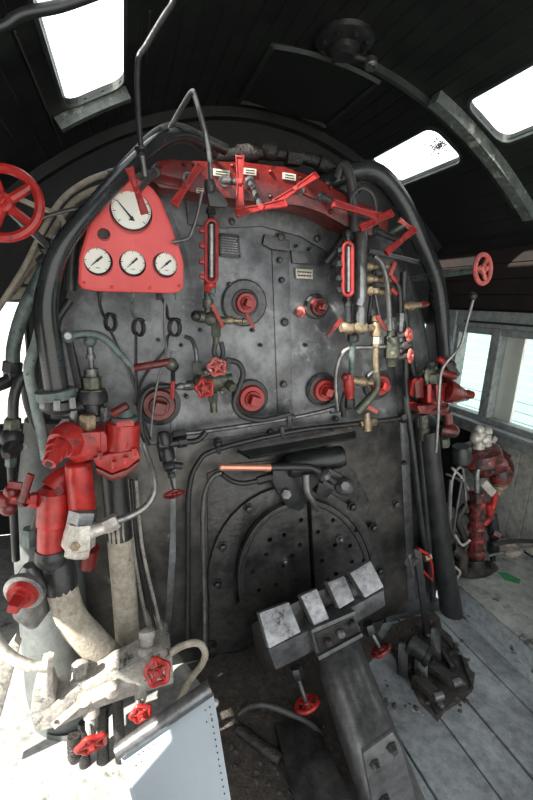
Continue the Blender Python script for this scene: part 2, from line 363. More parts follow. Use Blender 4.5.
a2 = onY(418, 322, YF); c2 = onY(447, 378, YF); FH2 = (a2.x, c2.x, c2.z, a2.z)
wall_with_holes('wall_front', 'Y', YF, .06, XL-.06, XR+.06, 0, 2.6, [FH, FH2], 'dwall')
for i, h in ((4, FH), (5, FH2)):
    w = bpy.data.objects.new('window_%d' % i, None); COL.objects.link(w); at = V(((h[0]+h[1])/2, YF, h[2])); w.location = at; w['w'] = list(at); struct(w)
    b = MB()
    for A, C in (((h[0],h[2]),(h[1],h[2])),((h[0],h[3]),(h[1],h[3])),((h[0],h[2]),(h[0],h[3])),((h[1],h[2]),(h[1],h[3]))):
        b.tube([V((A[0],YF-.004,A[1])), V((C[0],YF-.004,C[1]))], .012, 4, 1, False)
    b.build('window_frame', 'rib', w); MB().box((h[0],YF+.02,h[2]),(h[1],YF+.024,h[3])).build('pane', 'glass', w)
# left side, out of view: opening added and sized to shape the sun patches
wall_with_holes('wall_left', 'X', XL-.06, .06, YREAR, YF, -.0, zr(XL), [(.56, 1.6, .05, 1.15)], 'dwall')
# right wall: boarded below, window band, dark boards above
p = onX(462, 330, XR); q = onX(462, 408, XR); wy1 = p.y; wz1 = p.z; wz0 = (q.z+onX(533, 432, XR).z)/2-.01
ym = onX(500, 335, XR).y
HR = (ym+.02, wy1, wz0, wz1); HR2 = (ym-.42, ym-.02, wz0, wz1); HR3 = (ym-1.2, ym-.52, wz0, wz1)
wall_with_holes('wall_right', 'X', XR, .05, YREAR, YF, 0, zr(XR), [HR, HR2, HR3], 'dwall')
# boarding on the wall under and over the window
b = MB(); y = -.5
while y < 1.98: b.box((XR-.018, y+.002, .15), (XR, y+.093, wz0-.1), .004); y += .095
o = struct(b.build('trim_7', 'wallp', smooth=False))
b = MB(); z = wz1+.14
while z < zr(XR)-.1: b.box((XR-.015, -.5, z+.002), (XR, YF-.01, z+.088), .003); z += .09
struct(b.build('trim_8', 'brown', smooth=False))
for i, h in ((6, HR), (7, HR2), (8, HR3)):
    w = bpy.data.objects.new('window_%d' % i, None); COL.objects.link(w); at = V((XR, (h[0]+h[1])/2, h[2])); w.location = at; w['w'] = list(at); struct(w)
    b = MB(); t = .016
    b.box((XR-.03, h[0]-.02, h[2]-.03), (XR+.05, h[0]+t, h[3]+.03), .004); b.box((XR-.03, h[1]-t*.6, h[2]-.03), (XR+.05, h[1]+.02, h[3]+.03), .004)
    b.box((XR-.028, h[0], h[2]-.03), (XR+.05, h[1], h[2]+.01), .004); b.box((XR-.028, h[0], h[3]-.012), (XR+.05, h[1], h[3]+.03), .004)
    b.build('window_frame', 'frame', w, smooth=False); MB().box((XR+.02, h[0], h[2]), (XR+.024, h[1], h[3])).build('pane', 'glass', w)
    if i == 6:
        b = MB(); b.box((XR-.05, h[0]-.6, h[2]-.11), (XR, h[1]+.06, h[2]-.03), .006); b.box((XR-.09, h[0]-.6, h[2]-.045), (XR, h[1]+.06, h[2]-.025), .005); b.build('window_sill', 'frame', w, smooth=False)
        b = MB(); b.box((XR-.04, h[0]-1.2, h[3]+.03), (XR, h[1]+.2, h[3]+.13), .006); b.build('lintel', 'frame', w, smooth=False)
        b = MB(); b.box((XR-.045, h[1]+.02, h[2]-.1), (XR, h[1]+.12, h[3]+.13), .006); b.build('jamb', 'frame', w, smooth=False)
        MB().box((XR-.042, h[0]-.3, h[3]+.055), (XR-.038, h[1]-.05, h[3]+.068)).build('slot', 'ink', w)
# leaning board in the second window light, sunshine put into its pale colour
pb = MB(); y = ym-.02
pb.box((XR+.03, y-.13, wz0+.0), (XR+.05, y-.0, wz1+.01), .003); o = tag(pb.build('shutter_board', mat('sunlit_shutter', (.85,.85,.78), (.75,.75,.68), .6, scale=8, bump=.1), smooth=False), 'cream shutter board with sunshine painted into its colour standing behind the second pane of the side window', 'shutter')
# floor boards run fore and aft
fx = [.40, .62, .83, 1.045, 1.24, 1.43, 1.62]
fx = [.42, .64, .87, 1.065, 1.215, 1.42, 1.56]
b = MB()
for i in range(len(fx)-1):
    y1 = 1.42 if i > 2 else 1.30
    n = 8; x0, x1 = fx[i]+.004, fx[i+1]-.004; w = random.uniform(.0, .004)
    b.box((x0, -1.0, -.04), (x1, y1, w), .003)
b.box((.42, -1.0, -.08), (1.56, 2.6, -.045))
struct(b.build('floor', 'floor', smooth=False))
o = struct(MB().box((XL, -1.0, -.05), (.42, YF, -.003), .002).build('floor_left', 'floorl', smooth=False)); o.name = 'floor.001'
# raised platform on the right
s0 = onZ(464, 592, .12); s1 = onZ(533, 646, .12); XS = (s0.x+s1.x)/2; PZt = .12
struct(MB().box((XS, -1.0, 0), (XR, YF, PZt), .004).build('floor_platform', 'step', smooth=False)).name = 'floor.002'
b = MB(); b.box((XS-.012, -1.0, PZt), (XR, YF, PZt+.012), .003); struct(b.build('floor_top', 'platform', smooth=False)).name = 'floor.003'
struct(MB().box((XS-.03, -1.0, 0), (XS, 1.42, .02), .003).build('trim_9', 'step', smooth=False))
b = MB(); P = [onZ(x, y, PZt+.0125) for x, y in ((497,572),(507,573),(521,580),(519,584),(505,580))]; b.prism(P, V((0,0,.001))); tag(b.build('paint_smear', 'greenstain', smooth=False), 'bright green paint smear on the raised platform below the window wall', 'paint stain')
# outside
struct(MB().box((-30, -30, -1.6), (30, 30, -1.5)).build('ground', 'ballast', smooth=False))
bt = thing('building', 'pale turquoise boarded building outside the side window', 'building', V((6, 3, -1.5)))
b = MB()
z = -1.5
while z < 3.4: b.box((6, -2, z+.01), (6.06, 12, z+.15), .01); z += .16
b.build('boarded_wall', 'mint', bt, smooth=False)
MB().prism([V((5.7,-2.2,3.4)), V((8,-2.2,4.2)), V((8,-2.2,4.3)), V((5.7,-2.2,3.5))], V((0,14.4,0))).build('roof', 'mint', bt, smooth=False)
# ================================================================== BACKHEAD
bh = thing('boiler_backhead', 'huge sooty black steel boiler backhead filling the cab', 'boiler', V((.5, 1.6, 0)))
def P0(x, y): p = B(x, y); return (p.x, p.z)
out = [P0(62, 640), P0(58, 560), P0(62, 460), P0(72, 360), P0(84, 290), P0(102, 242), P0(134, 208), P0(180, 192), P0(240, 187), P0(300, 192), P0(350, 214), P0(386, 248), P0(406, 296), P0(420, 350), P0(426, 420), P0(431, 500), P0(434, 560)]
out = [(out[0][0], -.0)]+out+[(out[-1][0]+.01, -.0)]
def smooth2(P, k=3):
    Q = []
    n = len(P)
    for i in range(n-1):
        p = [V((*P[j], 0)) for j in (max(i-1,0), i, i+1, min(i+2,n-1))]
        for j in range(k):
            t = j/k; q = .5*((2*p[1])+(p[2]-p[0])*t+(2*p[0]-5*p[1]+4*p[2]-p[3])*t*t+(3*p[1]-p[0]-3*p[2]+p[3])*t**3); Q.append((q.x, q.y))
    return Q+[P[-1]]
ow = smooth2(out); cx, cz = .55, .9
def ring(off, y):
    R = []
    n = len(ow)
    for i, (x, z) in enumerate(ow):
        a = V((*ow[max(i-1,0)], 0)); c = V((*ow[min(i+1,n-1)], 0)); t = (c-a).normalized(); nn = V((-t.y, t.x, 0))
        R.append(V((x+nn.x*off, y, max(z+nn.y*off, 0))))
    return R
b = MB(); rs = [ring(0, YB)]+[ring(.09*sin(radians(a)), YB+.09*(1-cos(radians(a)))) for a in (15,30,45,60,75,90)]+[ring(.09, YF-.005)]
R = [[b.bm.verts.new(p) for p in r] for r in rs[:3]]
for A, C in zip(R, R[1:]):
    for i in range(len(A)-1): b.face((A[i], A[i+1], C[i+1], C[i]))
f = b.face(R[0]); bmesh.ops.triangulate(b.bm, faces=[f]); b.build('shell_plate', 'plate', bh)
b = MB(); R = [[b.bm.verts.new(p) for p in r] for r in rs[2:]]
for A, C in zip(R, R[1:]):
    for i in range(len(A)-1): b.face((A[i], A[i+1], C[i+1], C[i]))
b.build('flange', 'soot', bh)
b = MB(); rs = [ring(.093, YB+.10), ring(.105, YB+.12), ring(.105, YF-.01)]
R_ = [[b.bm.verts.new(p) for p in r] for r in rs]
for A, C in zip(R_, R_[1:]):
    for i in range(len(A)-1): b.face((A[i], A[i+1], C[i+1], C[i]))
b.build('lagging', 'soot', bh)
def patch(name, poly, d, th, m='plate2', parent=bh, bev=.002): return MB().slab(poly, d, th, bev).build(name, m, parent)
patch('crown_patch', [(186,198),(232,200),(290,206),(318,216),(345,240),(352,262),(332,254),(300,236),(262,226),(222,228),(188,224)], .012, .014)
patch('bracket_patch', [(265,234),(290,240),(290,251),(272,249),(263,244)], .016, .018)
patch('seam_strip', [(272,250),(289,252),(291,330),(293,412),(278,414),(275,330)], .006, .008, 'plate')
patch('small_patch', [(291,250),(311,253),(313,264),(293,263)], .014, .016)
patch('upper_patch', [(150,205),(172,215),(186,250),(196,300),(176,300),(168,250)], .01, .012, 'plate')
patch('lower_seam', [(176,352),(176,556),(170,640),(164,640),(170,540),(171,352)], .006, .008, 'plate')
patch('side_seam', [(388,300),(396,300),(408,420),(416,600),(408,600),(400,420)], .008, .01, 'plate')
# stay bolts
patch('lower_plate', [(70,470),(120,446),(176,444),(300,428),(420,414),(429,500),(432,590),(380,622),(210,690),(90,700),(66,600)], .005, .004, 'plate3')
patch('sooty_surround', [(207,474),(232,464),(335,456),(356,474),(374,510),(384,560),(387,640),(210,705)], .012, .012, 'door')
for x, y, r in ((206+i*13+random.uniform(-4,4), 648+ (i%4)*14+random.uniform(-4,4), 4.5) for i in range(5)):
    c = B(x+6, y, .012); MB().spin(c, c+V((0,-.03,0)), [(0,r*1.4),(.3,r*1.4),(.3,r),(1,r*.7)], 6, sc(c)).build('lower_stud', 'grime', bh)
for x, y, r in ((231,222,3.2),(280,237,4),(316,239,3.4),(279,260,2.6),(281,280,2.6),(296,246,1.5),(309,249,1.5),(284,322,3.6),(283,384,3.2),(229,284,1.8),(252,330,1.8),(332,268,2),(346,300,1.8),(260,345,1.6),(181,345,1.6),(158,340,1.6),(396,504,4),(218,441,3.4),(270,432,3),(282,430,2),(331,428,2),(403,462,2),(200,330,1.6),(335,418,2.2),(186,396,2),(305,345,1.5)):
    c = B(x, y, .004); a = V((0,-1,0)); MB().spin(c, c+a*.02, [(0,r*1.3),(.3,r*1.3),(.3,r),(.9,r*.95),(1,r*.6)], 8, sc(c)).build('stay_bolt', 'door', bh)
# firebox corner column on the left and its foot
b = MB(); k = sc(B(40,600,.2)); c0 = onZ(82, 760, .02); c0 = V((-.12, 1.27, 0))
# column profile (z, radius)
def col(zs, xs, ys, rr): 
    return [[V((x+cos(2*pi*i/28)*r, y+sin(2*pi*i/28)*r*.9, z)) for i in range(28)] for z, x, y, r in zip(zs, xs, ys, rr)]
cl = B(62, 420, .0); 
def colpt(px, py, d): p = B(px, py, d); return p
ring_src = [((52,420),.0,26),((48,500),.02,30),((48,560),.05,32),((52,620),.09,31),((62,690),.12,34),((76,745),.14,34)]
rs = []
for (x, y), d, r in ring_src:
    p = B(x, y, d); q = r*sc(p); rs.append([V((p.x+cos(2*pi*i/32)*q, p.y+q*.35+sin(2*pi*i/32)*q*.95, p.z)) for i in range(32)])
last = rs[-1]; cxx = sum((v for v in last), V())/32
for zz, s_ in ((.02, 1.02), (.0, .96)): rs.append([V((cxx.x+(v.x-cxx.x)*s_, cxx.y+(v.y-cxx.y)*s_, zz)) for v in last])
b = MB(); b.rings(rs); b.build('corner_column', mat('grey_green_corner', (.15,.165,.16), (.06,.065,.063), .5, .1, scale=7, bump=.4, wear=(.28,.27,.24), wt=.66, ws=9), bh)
b = MB(); b.spin((30,565,.235), (33,625,.235), [(0,6),(.25,17),(.75,17),(1,6)], 24); b.build('plug_boss', 'greysteel', bh)
# firehole ring and surround
rg = thing('firehole_surround', 'black riveted firehole ring plate low on the backhead', 'firehole ring', B(300, 640, .01))
def circ(cx, cy, rx, ry, a0, a1, n): return [(cx+rx*cos(radians(a0+(a1-a0)*i/n)), cy-ry*sin(radians(a0+(a1-a0)*i/n))) for i in range(n+1)]
outer = circ(296, 582, 88, 96, 200, -5, 26); inner = circ(303, 581, 70, 82, -5, 200, 26)
MB().slab(outer+inner, .03, .03, .003).build('ring_plate', 'door', rg)
for i, (x, y) in enumerate(((217,583),(222,546),(248,508),(352,506),(373,527),(379,570))):
    c = B(x, y, .03); MB().spin(c, c+V((0,-.022,0)), [(0,5.5),(.25,5.5),(.25,3.6),(.9,3.4),(1,2.4)], 6, sc(c)).build('rivet', 'black', rg)
# two door leaves with drilled holes
for side, pts, holes in (('left', [(307,504)]+circ(304,580,66,78,92,196,16)+[(236,606),(312,604)], [(266,555),(284,535),(292,556),(253,572),(276,585),(300,545),(283,566),(259,590),(296,580),(301,520),(270,540)]),
                         ('right', [(311,503)]+circ(304,580,68,80,84,0,14)+[(372,596),(316,604)], [(318,532),(333,520),(350,546),(322,561),(335,545),(352,562),(328,580),(345,578),(364,560),(356,530),(336,574)])):
    t = MB().slab(pts, .06, .03, .004).build('fire_door', 'door', rg)
    ed = circ(304,580,61,73,94,190,14) if side == 'left' else circ(304,580,63,75,82,6,14)
    b = MB(); b.tube([(x, y, .062) for x, y in ed], .8, 6); b.build('edge_bead', 'black', t)
    hb = MB()
    for x, y in holes: c = B(x, y, .06); hb.spin(c+V((0,.024,0)), c+V((0,-.01,0)), 2.5, 12, sc(c))
    carve(t, [hb.build('cut', 'ink')])
    x, y = (284,560) if side == 'left' else (339,538); c = B(x, y, .06); MB().spin(c, c+V((0,-.025,0)), [(0,4.2),(.3,4.2),(.3,2.8),(.9,2.6),(1,1.5)], 6, sc(c)).build('bolt', 'greysteel', t)
# ================================================================== WASHOUT PLUGS
plug('washout_plug', 'small red washout plug in a wide ring under the left water gauge', 244, 303, 10.5, ring=2.2, d=.004)
plug('washout_plug', 'red washout plug with round boss left of the seam strip, above the copper handle', 250, 397, 13.5, ring=1.35, d=.004)
plug('washout_plug', 'wide red washout plug at the left under the red lever grip', 158.5, 403.5, 16.5, ring=1.25, d=.004, m='redd')
plug('washout_plug', 'small dark red washout plug right of the seam strip, below the little brass plate', 316, 306.5, 9, ring=1.4, d=.004, m='redd')
plug('washout_plug', 'sunlit red washout plug with large square head on the right of the backhead', 321.5, 389, 11.5, ring=1.45, d=.004)
plug('washout_plug', 'red washout plug half hidden behind brass drain cock at the right', 377, 384, 10.5, ring=1.5, d=.004)
plug('washout_plug', 'pinkish red washout plug on the grey corner column, far lower left', 27, 588, 15, ring=0, d=.30, m='red', axis=(-.28,-.95,-.1), lip='steel')
single('drain_button', 'tiny pinkish cap screw left of the small dark red plug', 'cap', 'pink', ('s',(301,312,.0),(299.5,312.5,.03),[(0,5.5),(.5,5),(.6,3),(1,2.6)],12))
# ================================================================== PLATES WITH WRITING
def nameplate(name, label, quad, m, lm, rows, words, d=.016):
    t = MB().slab(quad, d, .006, .001).build(name, m, bh); t['label'] = label; q = [V((*p, 0)) for p in quad]; b = MB()
    for r in range(rows):
        v = .12+.76*(r+.5)/rows; u = .08+random.random()*.05
        while u < .86:
            w = random.uniform(.05, .16) if words else .06
            a = q[0].lerp(q[1], u).lerp(q[3].lerp(q[2], u), v); c = q[0].lerp(q[1], min(.92,u+w)).lerp(q[3].lerp(q[2], min(.92,u+w)), v)
            h = (q[3]-q[0]).length*.30/rows
            b.slab([(a.x, a.y-h/2), (c.x, c.y-h/2), (c.x, c.y+h/2), (a.x, a.y+h/2)], d+.0015, .003, 0); u += w+.03
    b.build('lettering', lm, t)
    for i, (u, v) in enumerate(((.05,.07),(.95,.07),(.95,.93),(.05,.93))):
        a = q[0].lerp(q[1], u).lerp(q[3].lerp(q[2], u), v); c = B(a.x, a.y, d); MB().spin(c, c+V((0,-.004,0)), dome(1.1), 8, sc(c)).build('screw', m, t)
nameplate('data_plate', 'black cast maker plate with raised lettering right of left water gauge', [(219.5,232.5),(239,235),(241,258),(219.5,256)], 'black', 'greysteel', 7, True)
nameplate('brass_plate', 'small pale oblong plate under the seam, above the right plugs', [(295.5,268.5),(312.8,269.8),(312.8,279),(296,278.2)], 'tag', 'ink', 2, True, .01)
# ================================================================== RED MANIFOLD
mf = thing('steam_manifold', 'long curved red steam manifold across the top of the backhead', 'manifold', B(240, 200, .1))
topE = [(150,170),(156,161),(170,158),(200,160),(245,161),(285,166),(318,177),(350,197),(378,208),(390,214)]
botE = [(388,232),(370,236),(345,226),(322,213),(300,206),(262,203),(225,198),(185,191),(160,188),(151,181)]
MB().slab(topE+botE, .13, .12, .012).build('casting', 'redd', mf)
for a, c in (((157,178),(182,184)),((296,186),(318,196))):
    MB().bar((*a,.134), (*c,.134), 9, 2, .002).build('boss', 'redd', mf)
for x, y, w, h, an in ((221.5,173,17,7,8),(250,171.5,13,6.5,6),(289.5,176.5,13,6.5,9),(200,190.5,7,5,5)):
    dx, dy = w/2, w/2*tan(radians(an)); t = MB().slab([(x-dx,y-h/2-dy),(x+dx,y-h/2+dy),(x+dx,y+h/2+dy),(x-dx,y+h/2-dy)], .135, .004, .0006).build('number_plate', 'tag', mf); t['label'] = 'white enamel tag'
    b = MB()
    for s_ in (-1, 1): b.slab([(x-dx*.7,y+s_*1.3-.5-dy*.7),(x+dx*.7,y+s_*1.3-.5+dy*.7),(x+dx*.7,y+s_*1.3+.5+dy*.7),(x-dx*.7,y+s_*1.3+.5-dy*.7)], .1357, .002, 0)
    b.build('lettering', 'ink', t)
for x, y in ((161,166),(194,166),(212,192),(232,166),(270,172),(270,197),(300,178),(330,188),(330,212),(352,204),(372,214),(378,228),(184,165)):
    c = B(x, y, .128); MB().spin(c, c+V((0,-.012,0)), dome(2.2), 8, sc(c)).build('stud', 'redd', mf)
def tee(label, A, Bp, S, d=.26, w=8.5, m='redh', stem='greysteel', sr=3.2, ds=.13):
    C = ((A[0]+Bp[0])/2, (A[1]+Bp[1])/2)
    a, c, e = B(*A, d), B(*C, d), B(*Bp, d); n = (pt((S[0], S[1], ds))-c).normalized(); n = -n if n.length else -FWD; n = -FWD
    b = MB(); b.bar(A+(d,), C+(d,), w, 2.6, .0015, None, w*.62); b.bar(C+(d,), Bp+(d,), w*.62, 2.6, .0015, None, w)
    ax = (e-a).normalized(); u = ax.cross(n).normalized(); k = sc(c)
    for s_ in (-1, 1):     # raised edge ribs
        b.tube([a+u*s_*w*.44*k+n*1.6*k, c+u*s_*w*.26*k+n*1.6*k, e+u*s_*w*.44*k+n*1.6*k], .85, 6, k, False)
    b.bar((A[0],A[1],d), (A[0]+(Bp[0]-A[0])*.04, A[1]+(Bp[1]-A[1])*.04, d), w, 5, .001); b.bar((Bp[0],Bp[1],d), (Bp[0]-(Bp[0]-A[0])*.04, Bp[1]-(Bp[1]-A[1])*.04, d), w, 5, .001)
    t = b.build('valve_handle', m, mf)
    if m != 'redh': t['label'] = label
    MB().spin(c+n*3*k, c-n*4*k, [(0,w*.3),(.15,w*.42),(1,w*.42)], 14, k).build('hub', m, t)
    MB().spin((S[0],S[1],ds-.01), c, [(0,sr*1.7),(.14,sr*1.7),(.14,sr),(1,sr)], 12).build('spindle', stem, t)
    return t
tee('red T handle lying over the large pressure gauge', (129.5,168), (145,214), (157,170), d=.30, w=8)
tee('red T handle slanting down to the left beside the gauge panel', (201,165), (174,205), (188,176), d=.24)
tee('upright red T handle in the middle of the manifold', (240,156), (240,208), (222,181), d=.24)
tee('lowest nearly level red T handle hanging beneath the manifold', (236,213), (286,203), (249,180), d=.25)
tee('longest red T handle slanting up to the right along the manifold', (317,175), (274,204), (300,190), d=.22, w=7)
tee('red T handle sloping down to the right at the end of the manifold', (333,203), (379,217), (318,196), d=.22, w=7.5)
tee('red T handle sloping up to the right beyond the right water gauge', (360,229), (392,213), (352,215), d=.22, w=7.5)
tee('farthest right red T handle on a long black spindle', (386,253), (415,229), (374,230), d=.18, w=7, stem='black')
tee('tiny pinkish T handle on a brass cock right of the manifold end', (399,220), (410,229), (386,236), d=.16, w=4, m='pink', stem='dbrass', sr=3)
# ================================================================== GAUGE PANEL
gp = thing('gauge_board', 'bright red pear-shaped gauge panel with four white dials', 'gauge panel', B(130, 290, .16))
pan = [(98.6,189),(106.5,181.4),(120,177),(129,176),(142.6,180),(153.8,189),(161.7,200.5),(169.6,221),(179.7,248),(183.8,262),(183.8,286),(180,291.6),(172,293.5),(97.5,291.5),(82,289),(78,283),(79,257),(88.5,223)]
DP = .20
b = MB(); b.slab(pan, DP, .05, .008); pn = b.build('panel_plate', 'redp', gp)
cuts = []
for x, y, r in ((131.5,209,20.6),(97.5,260.6,13.8),(133,262.4,13),(166.6,264,12.4),(103,232,6.2)):
    c = B(x, y, DP+.05); cuts.append(MB().spin(c, c+V((0,.072,0)), r, 40, sc(B(x,y,DP))).build('cut', 'ink'))
for c in cuts:
    md = pn.modifiers.new('b', 'BOOLEAN'); md.object = c; md.operation = 'DIFFERENCE'; md.solver = 'EXACT'
dg = bpy.context.evaluated_depsgraph_get(); me = bpy.data.meshes.new_from_object(pn.evaluated_get(dg)); pn.modifiers.clear(); pn.data = me
for f in me.polygons: f.use_smooth = False
for c in cuts: bpy.data.objects.remove(c)
c = B(103, 232, DP-.015); MB().spin(c, c+V((0,.012,0)), 6.2, 20, sc(c)).build('empty_gauge_hole', 'ink', gp)
def gauge(x, y, r, ang, span, lab, big=False):
    c = B(x, y, DP-.012); k = sc(c); n = V((0,-1,0)); X = V((1,0,0)); Z = V((0,0,1))
    g = MB(); P = [c+(X*cos(t)+Z*sin(t))*(r-.9)*k for t in [2*pi*i/48 for i in range(48)]]; g.tube(P, .9, 8, k, False, True)
    g = g.build('gauge', 'black', gp); g['label'] = lab
    MB().spin(c+V((0,.006,0)), c-V((0,.001,0)), r-.5, 48, k).build('dial', 'white', g)
    b = MB()
    for i in range(span):
        t = radians(225-270*i/(span-1)); L = .16 if i % (5 if big else 4) == 0 else .08; w = .35 if i % (5 if big else 4) == 0 else .2
        a0, a1 = (r*.9)*k, (r*(.9-L))*k; dr = X*cos(t)+Z*sin(t); u = -X*sin(t)+Z*cos(t)
        b.prism([c-V((0,.0012,0))+dr*a0-u*w*k, c-V((0,.0012,0))+dr*a0+u*w*k, c-V((0,.0012,0))+dr*a1+u*w*k, c-V((0,.0012,0))+dr*a1-u*w*k], V((0,-.0006,0)))
    b.prism([c-V((0,.0012,0))+X*a*r*k-Z*(.48+h)*r*k for a, h in ((-.14,0),(.14,0),(.14,.05),(-.14,.05))], V((0,-.0006,0)))
    b.build('dial_marks', 'ink', g)
    t = radians(ang); dr = X*cos(t)+Z*sin(t); u = -X*sin(t)+Z*cos(t); pc = c - (Z*.42*r*k if big else V())
    q = pc-V((0,.003,0)); ln = (1.0 if big else .62)*r*k; tl = .12*r*k if big else .45*r*k
    MB().prism([q-dr*tl-u*r*.055*k*(1 if big else 1.6), q-dr*tl+u*r*.055*k*(1 if big else 1.6), q+dr*ln+u*r*.012*k, q+dr*ln-u*r*.012*k], V((0,-.0015,0))).build('needle', 'ink', g)
    MB().spin(q, q-V((0,.005,0)), dome(r*.09), 12, k).build('needle_hub', 'ink', g)
gauge(131.5, 209, 20.6, 132, 41, 'large white pressure gauge dial', True)
gauge(97.5, 260.6, 13.8, 222, 25, 'left small white gauge'); gauge(133, 262.4, 13, 225, 25, 'middle small white gauge'); gauge(166.6, 264, 12.4, 222, 25, 'right small white gauge')
for x, y in ((84,283),(179,286),(130,181),(112,287),(150,288)):
    c = B(x, y, DP); MB().spin(c, c+V((0,-.006,0)), dome(1.6), 8, sc(c)).build('screw', 'redp', gp)
# capillary pipes with coils under the panel
def coil(cx, cy, d, r, turns, dr, n=10):
    c = B(cx, cy, d); k = sc(c); P = []
    for i in range(int(turns*n)+1):
        t = 2*pi*i/n; P.append(c+V((sin(t)*r*.62*k+i*dr, -sin(t)*r*.5*k-i*dr, cos(t)*r*k)))
    return P
for lab, mm, pts1, cc, pts2 in (
  ('left coiled gauge pipe hanging under the panel', 'black', [(100,292,.17),(100,305,.15),(104,316,.10)], (108,322), [(110,330,.06),(120,352,.03),(130,372,.02),(136,390,.02)]),
  ('middle coiled green gauge pipe hanging under the panel', 'green', [(132,292,.17),(132,312,.12)], (136,327), [(136,336,.06),(136,370,.03),(138,400,.03),(150,440,.03)]),
  ('right coiled gauge pipe hanging under the panel', 'black', [(159,294,.17),(166,306,.14),(168,318,.10)], (172,327), [(168,336,.06),(165,350,.05),(150,368,.04),(140,385,.03),(136,405,.03)])):
    t = thing('capillary_pipe', lab, 'gauge pipe', pts1[0], 'coiled gauge pipes')
    MB().tube(pts1+[B(cc[0], cc[1]-8, .08)], 1.6, 8).build('upper_pipe', mm, t)
    MB().tube(coil(cc[0], cc[1], .085, 8.5, 2.1, .0007), 1.15, 8).build('coil', 'black', t)
    MB().tube([B(cc[0]+1, cc[1]+7, .07)]+pts2, 1.5, 8).build('lower_pipe', 'black', t)
    MB().spin((pts1[0][0], pts1[0][1]-3, .17), (pts1[0][0], pts1[0][1]+6, .17), nut(3.4), 6).build('union_nut', mm, t)
single('gauge_pipe', 'thin pale pipe running down from the right coil past the wide red plug', 'gauge pipe', 'greysteel', ('t',[(165,300,.16),(164,330,.14),(166,352,.12),(158,380,.10),(153,410,.10),(151,436,.10)],1.2))
# ================================================================== PIPES
def pipe(name, label, m, r, pts, cat='pipe', fl=(), fm=None, group=None):
    if not fl: return single(name, label, cat, m, ('t', pts, r, 14), group=group)
    t = thing(name, label, cat, pts[0], group); MB().tube(pts, r, 14).build('tube', m, t)
    for f in fl: part(t, f[0], f[1], *f[2:])
    return t
pipe('steam_pipe', 'thick grey-black steam pipe sweeping down the left of the gauge panel', 'blackg', [8,8.5,8.5,8.5,8.5,9.5,10.5,12,12.5,13], [(214,154,.02),(190,137,.08),(165,139,.14),(138,160,.18),(92,208,.24),(61,248,.27),(49,284,.27),(46,312,.27),(50,345,.26),(57,392,.25)], fl=[
 ('flange','green',('s',(55,389,.25),(57,399,.25),[(0,17),(.1,19),(.9,19),(1,17)],26)), ('lower_flange','black',('s',(58,400,.25),(59,412,.25),[(0,17),(.6,17),(1,12)],26)),
 ('bolt','greysteel',('h',(43,396,.28),(43,408,.28),3.5)), ('bolt','greysteel',('h',(57,400,.33),(57,410,.33),3.5)), ('bolt','greysteel',('h',(72,397,.28),(73,408,.28),3.5))])
pipe('steam_pipe', 'black pipe arching just above the thick grey-black steam pipe', 'black', 6, [(226,150,.03),(205,140,.05),(178,129,.07),(158,134,.09),(135,156,.10),(100,195,.12),(76,235,.12),(70,290,.1)])
pipe('control_rod', 'long thin dark rod bending down from the roof beside the left skylight', 'black', 2.9, [(177,-12,.3),(172,4,.3),(164,16,.3),(146,46,.3),(138,62,.3),(138,108,.3),(141,148,.3)], 'rod', fl=[('collar','black',('s',(140.5,146,.3),(142,156,.3),[(0,3.5),(.15,6),(.45,6),(.5,4),(.85,5.5),(1,4)],12)),('lower_rod','greysteel',('t',[(142,155,.3),(145,176,.28)],2.6))])
single('crown_pipe', 'dark dirty pipe with couplings lying behind the red manifold on the boiler crown', 'pipe', 'grime', ('t',[(212,160,-.02),(250,153,-.04),(300,157,-.04),(340,172,-.03),(362,188,-.02)],6), ('s',(238,155,-.03),(256,153,-.03),9,10), ('s',(286,155,-.03),(300,157,-.03),10,6), ('s',(318,163,-.03),(328,168,-.03),9,10), ('o',(270,151,-.03),9))
pipe('lever_rod', 'grey bent rod rising behind the manifold to the left of centre', 'greysteel', 2.6, [(211,181,.24),(209,150,.24),(203,124,.24),(195,96,.24),(192,92,.24),(185,102,.2),(170,128,.1)], 'rod', fl=[
 ('bracket','black',('p',[(205,184),(215,184),(229,204),(226,207),(210,206)],.24,.02,.002)),('clamp','black',('s',(209,180,.25),(211,192,.25),[(0,5),(.5,6),(1,4)],10)),
 ('lower_link','greysteel',('t',[(202,192,.24),(197,216,.23),(190,236,.22),(184,240,.22),(172,242,.22)],1.8))])
pipe('right_steam_pipe', 'thick glossy black pipe sweeping down the right side of the cab', 'blackg', [8,8.5,8.5,8.5,8.5,8,8,8], [(322,186,.04),(352,172,.05),(378,174,.05),(402,202,.04),(420,240,.04),(437,282,.03),(443,330,.02),(446,380,0)])
pipe('vent_pipe', 'black upright hose behind the right water gauge', 'hose', 5, [(338,178,.1),(344,165,.12),(350,178,.14),(354,205,.14),(355,232,.14)])
pipe('thin_hose', 'thin black looped hose above the right water gauge', 'hose', 1.8, [(350,214,.2),(352,197,.2),(362,188,.2),(373,196,.2),(376,212,.19),(374,226,.18)])
pipe('foot_pipe', 'tall thick black pipe standing on the floor at right of backhead', 'black', [9,9.5,10,11.5], [(428,430,.06),(434,490,.06),(441,545,.06),(453,622,.06)])
pipe('slim_pipe', 'slim black pipe just left of the tall thick pipe', 'black', 3.4, [(404,272,.05),(404,310,.05),(414,380,.04),(421,450,.05),(428,540,.05),(433,600,.05)])
pipe('inner_pipe', 'black pipe left of the tall thick pipe, running down from the drain cocks', 'black', 3, [(405,352,.06),(407,400,.06),(413,450,.07),(421,520,.07),(427,560,.07)])
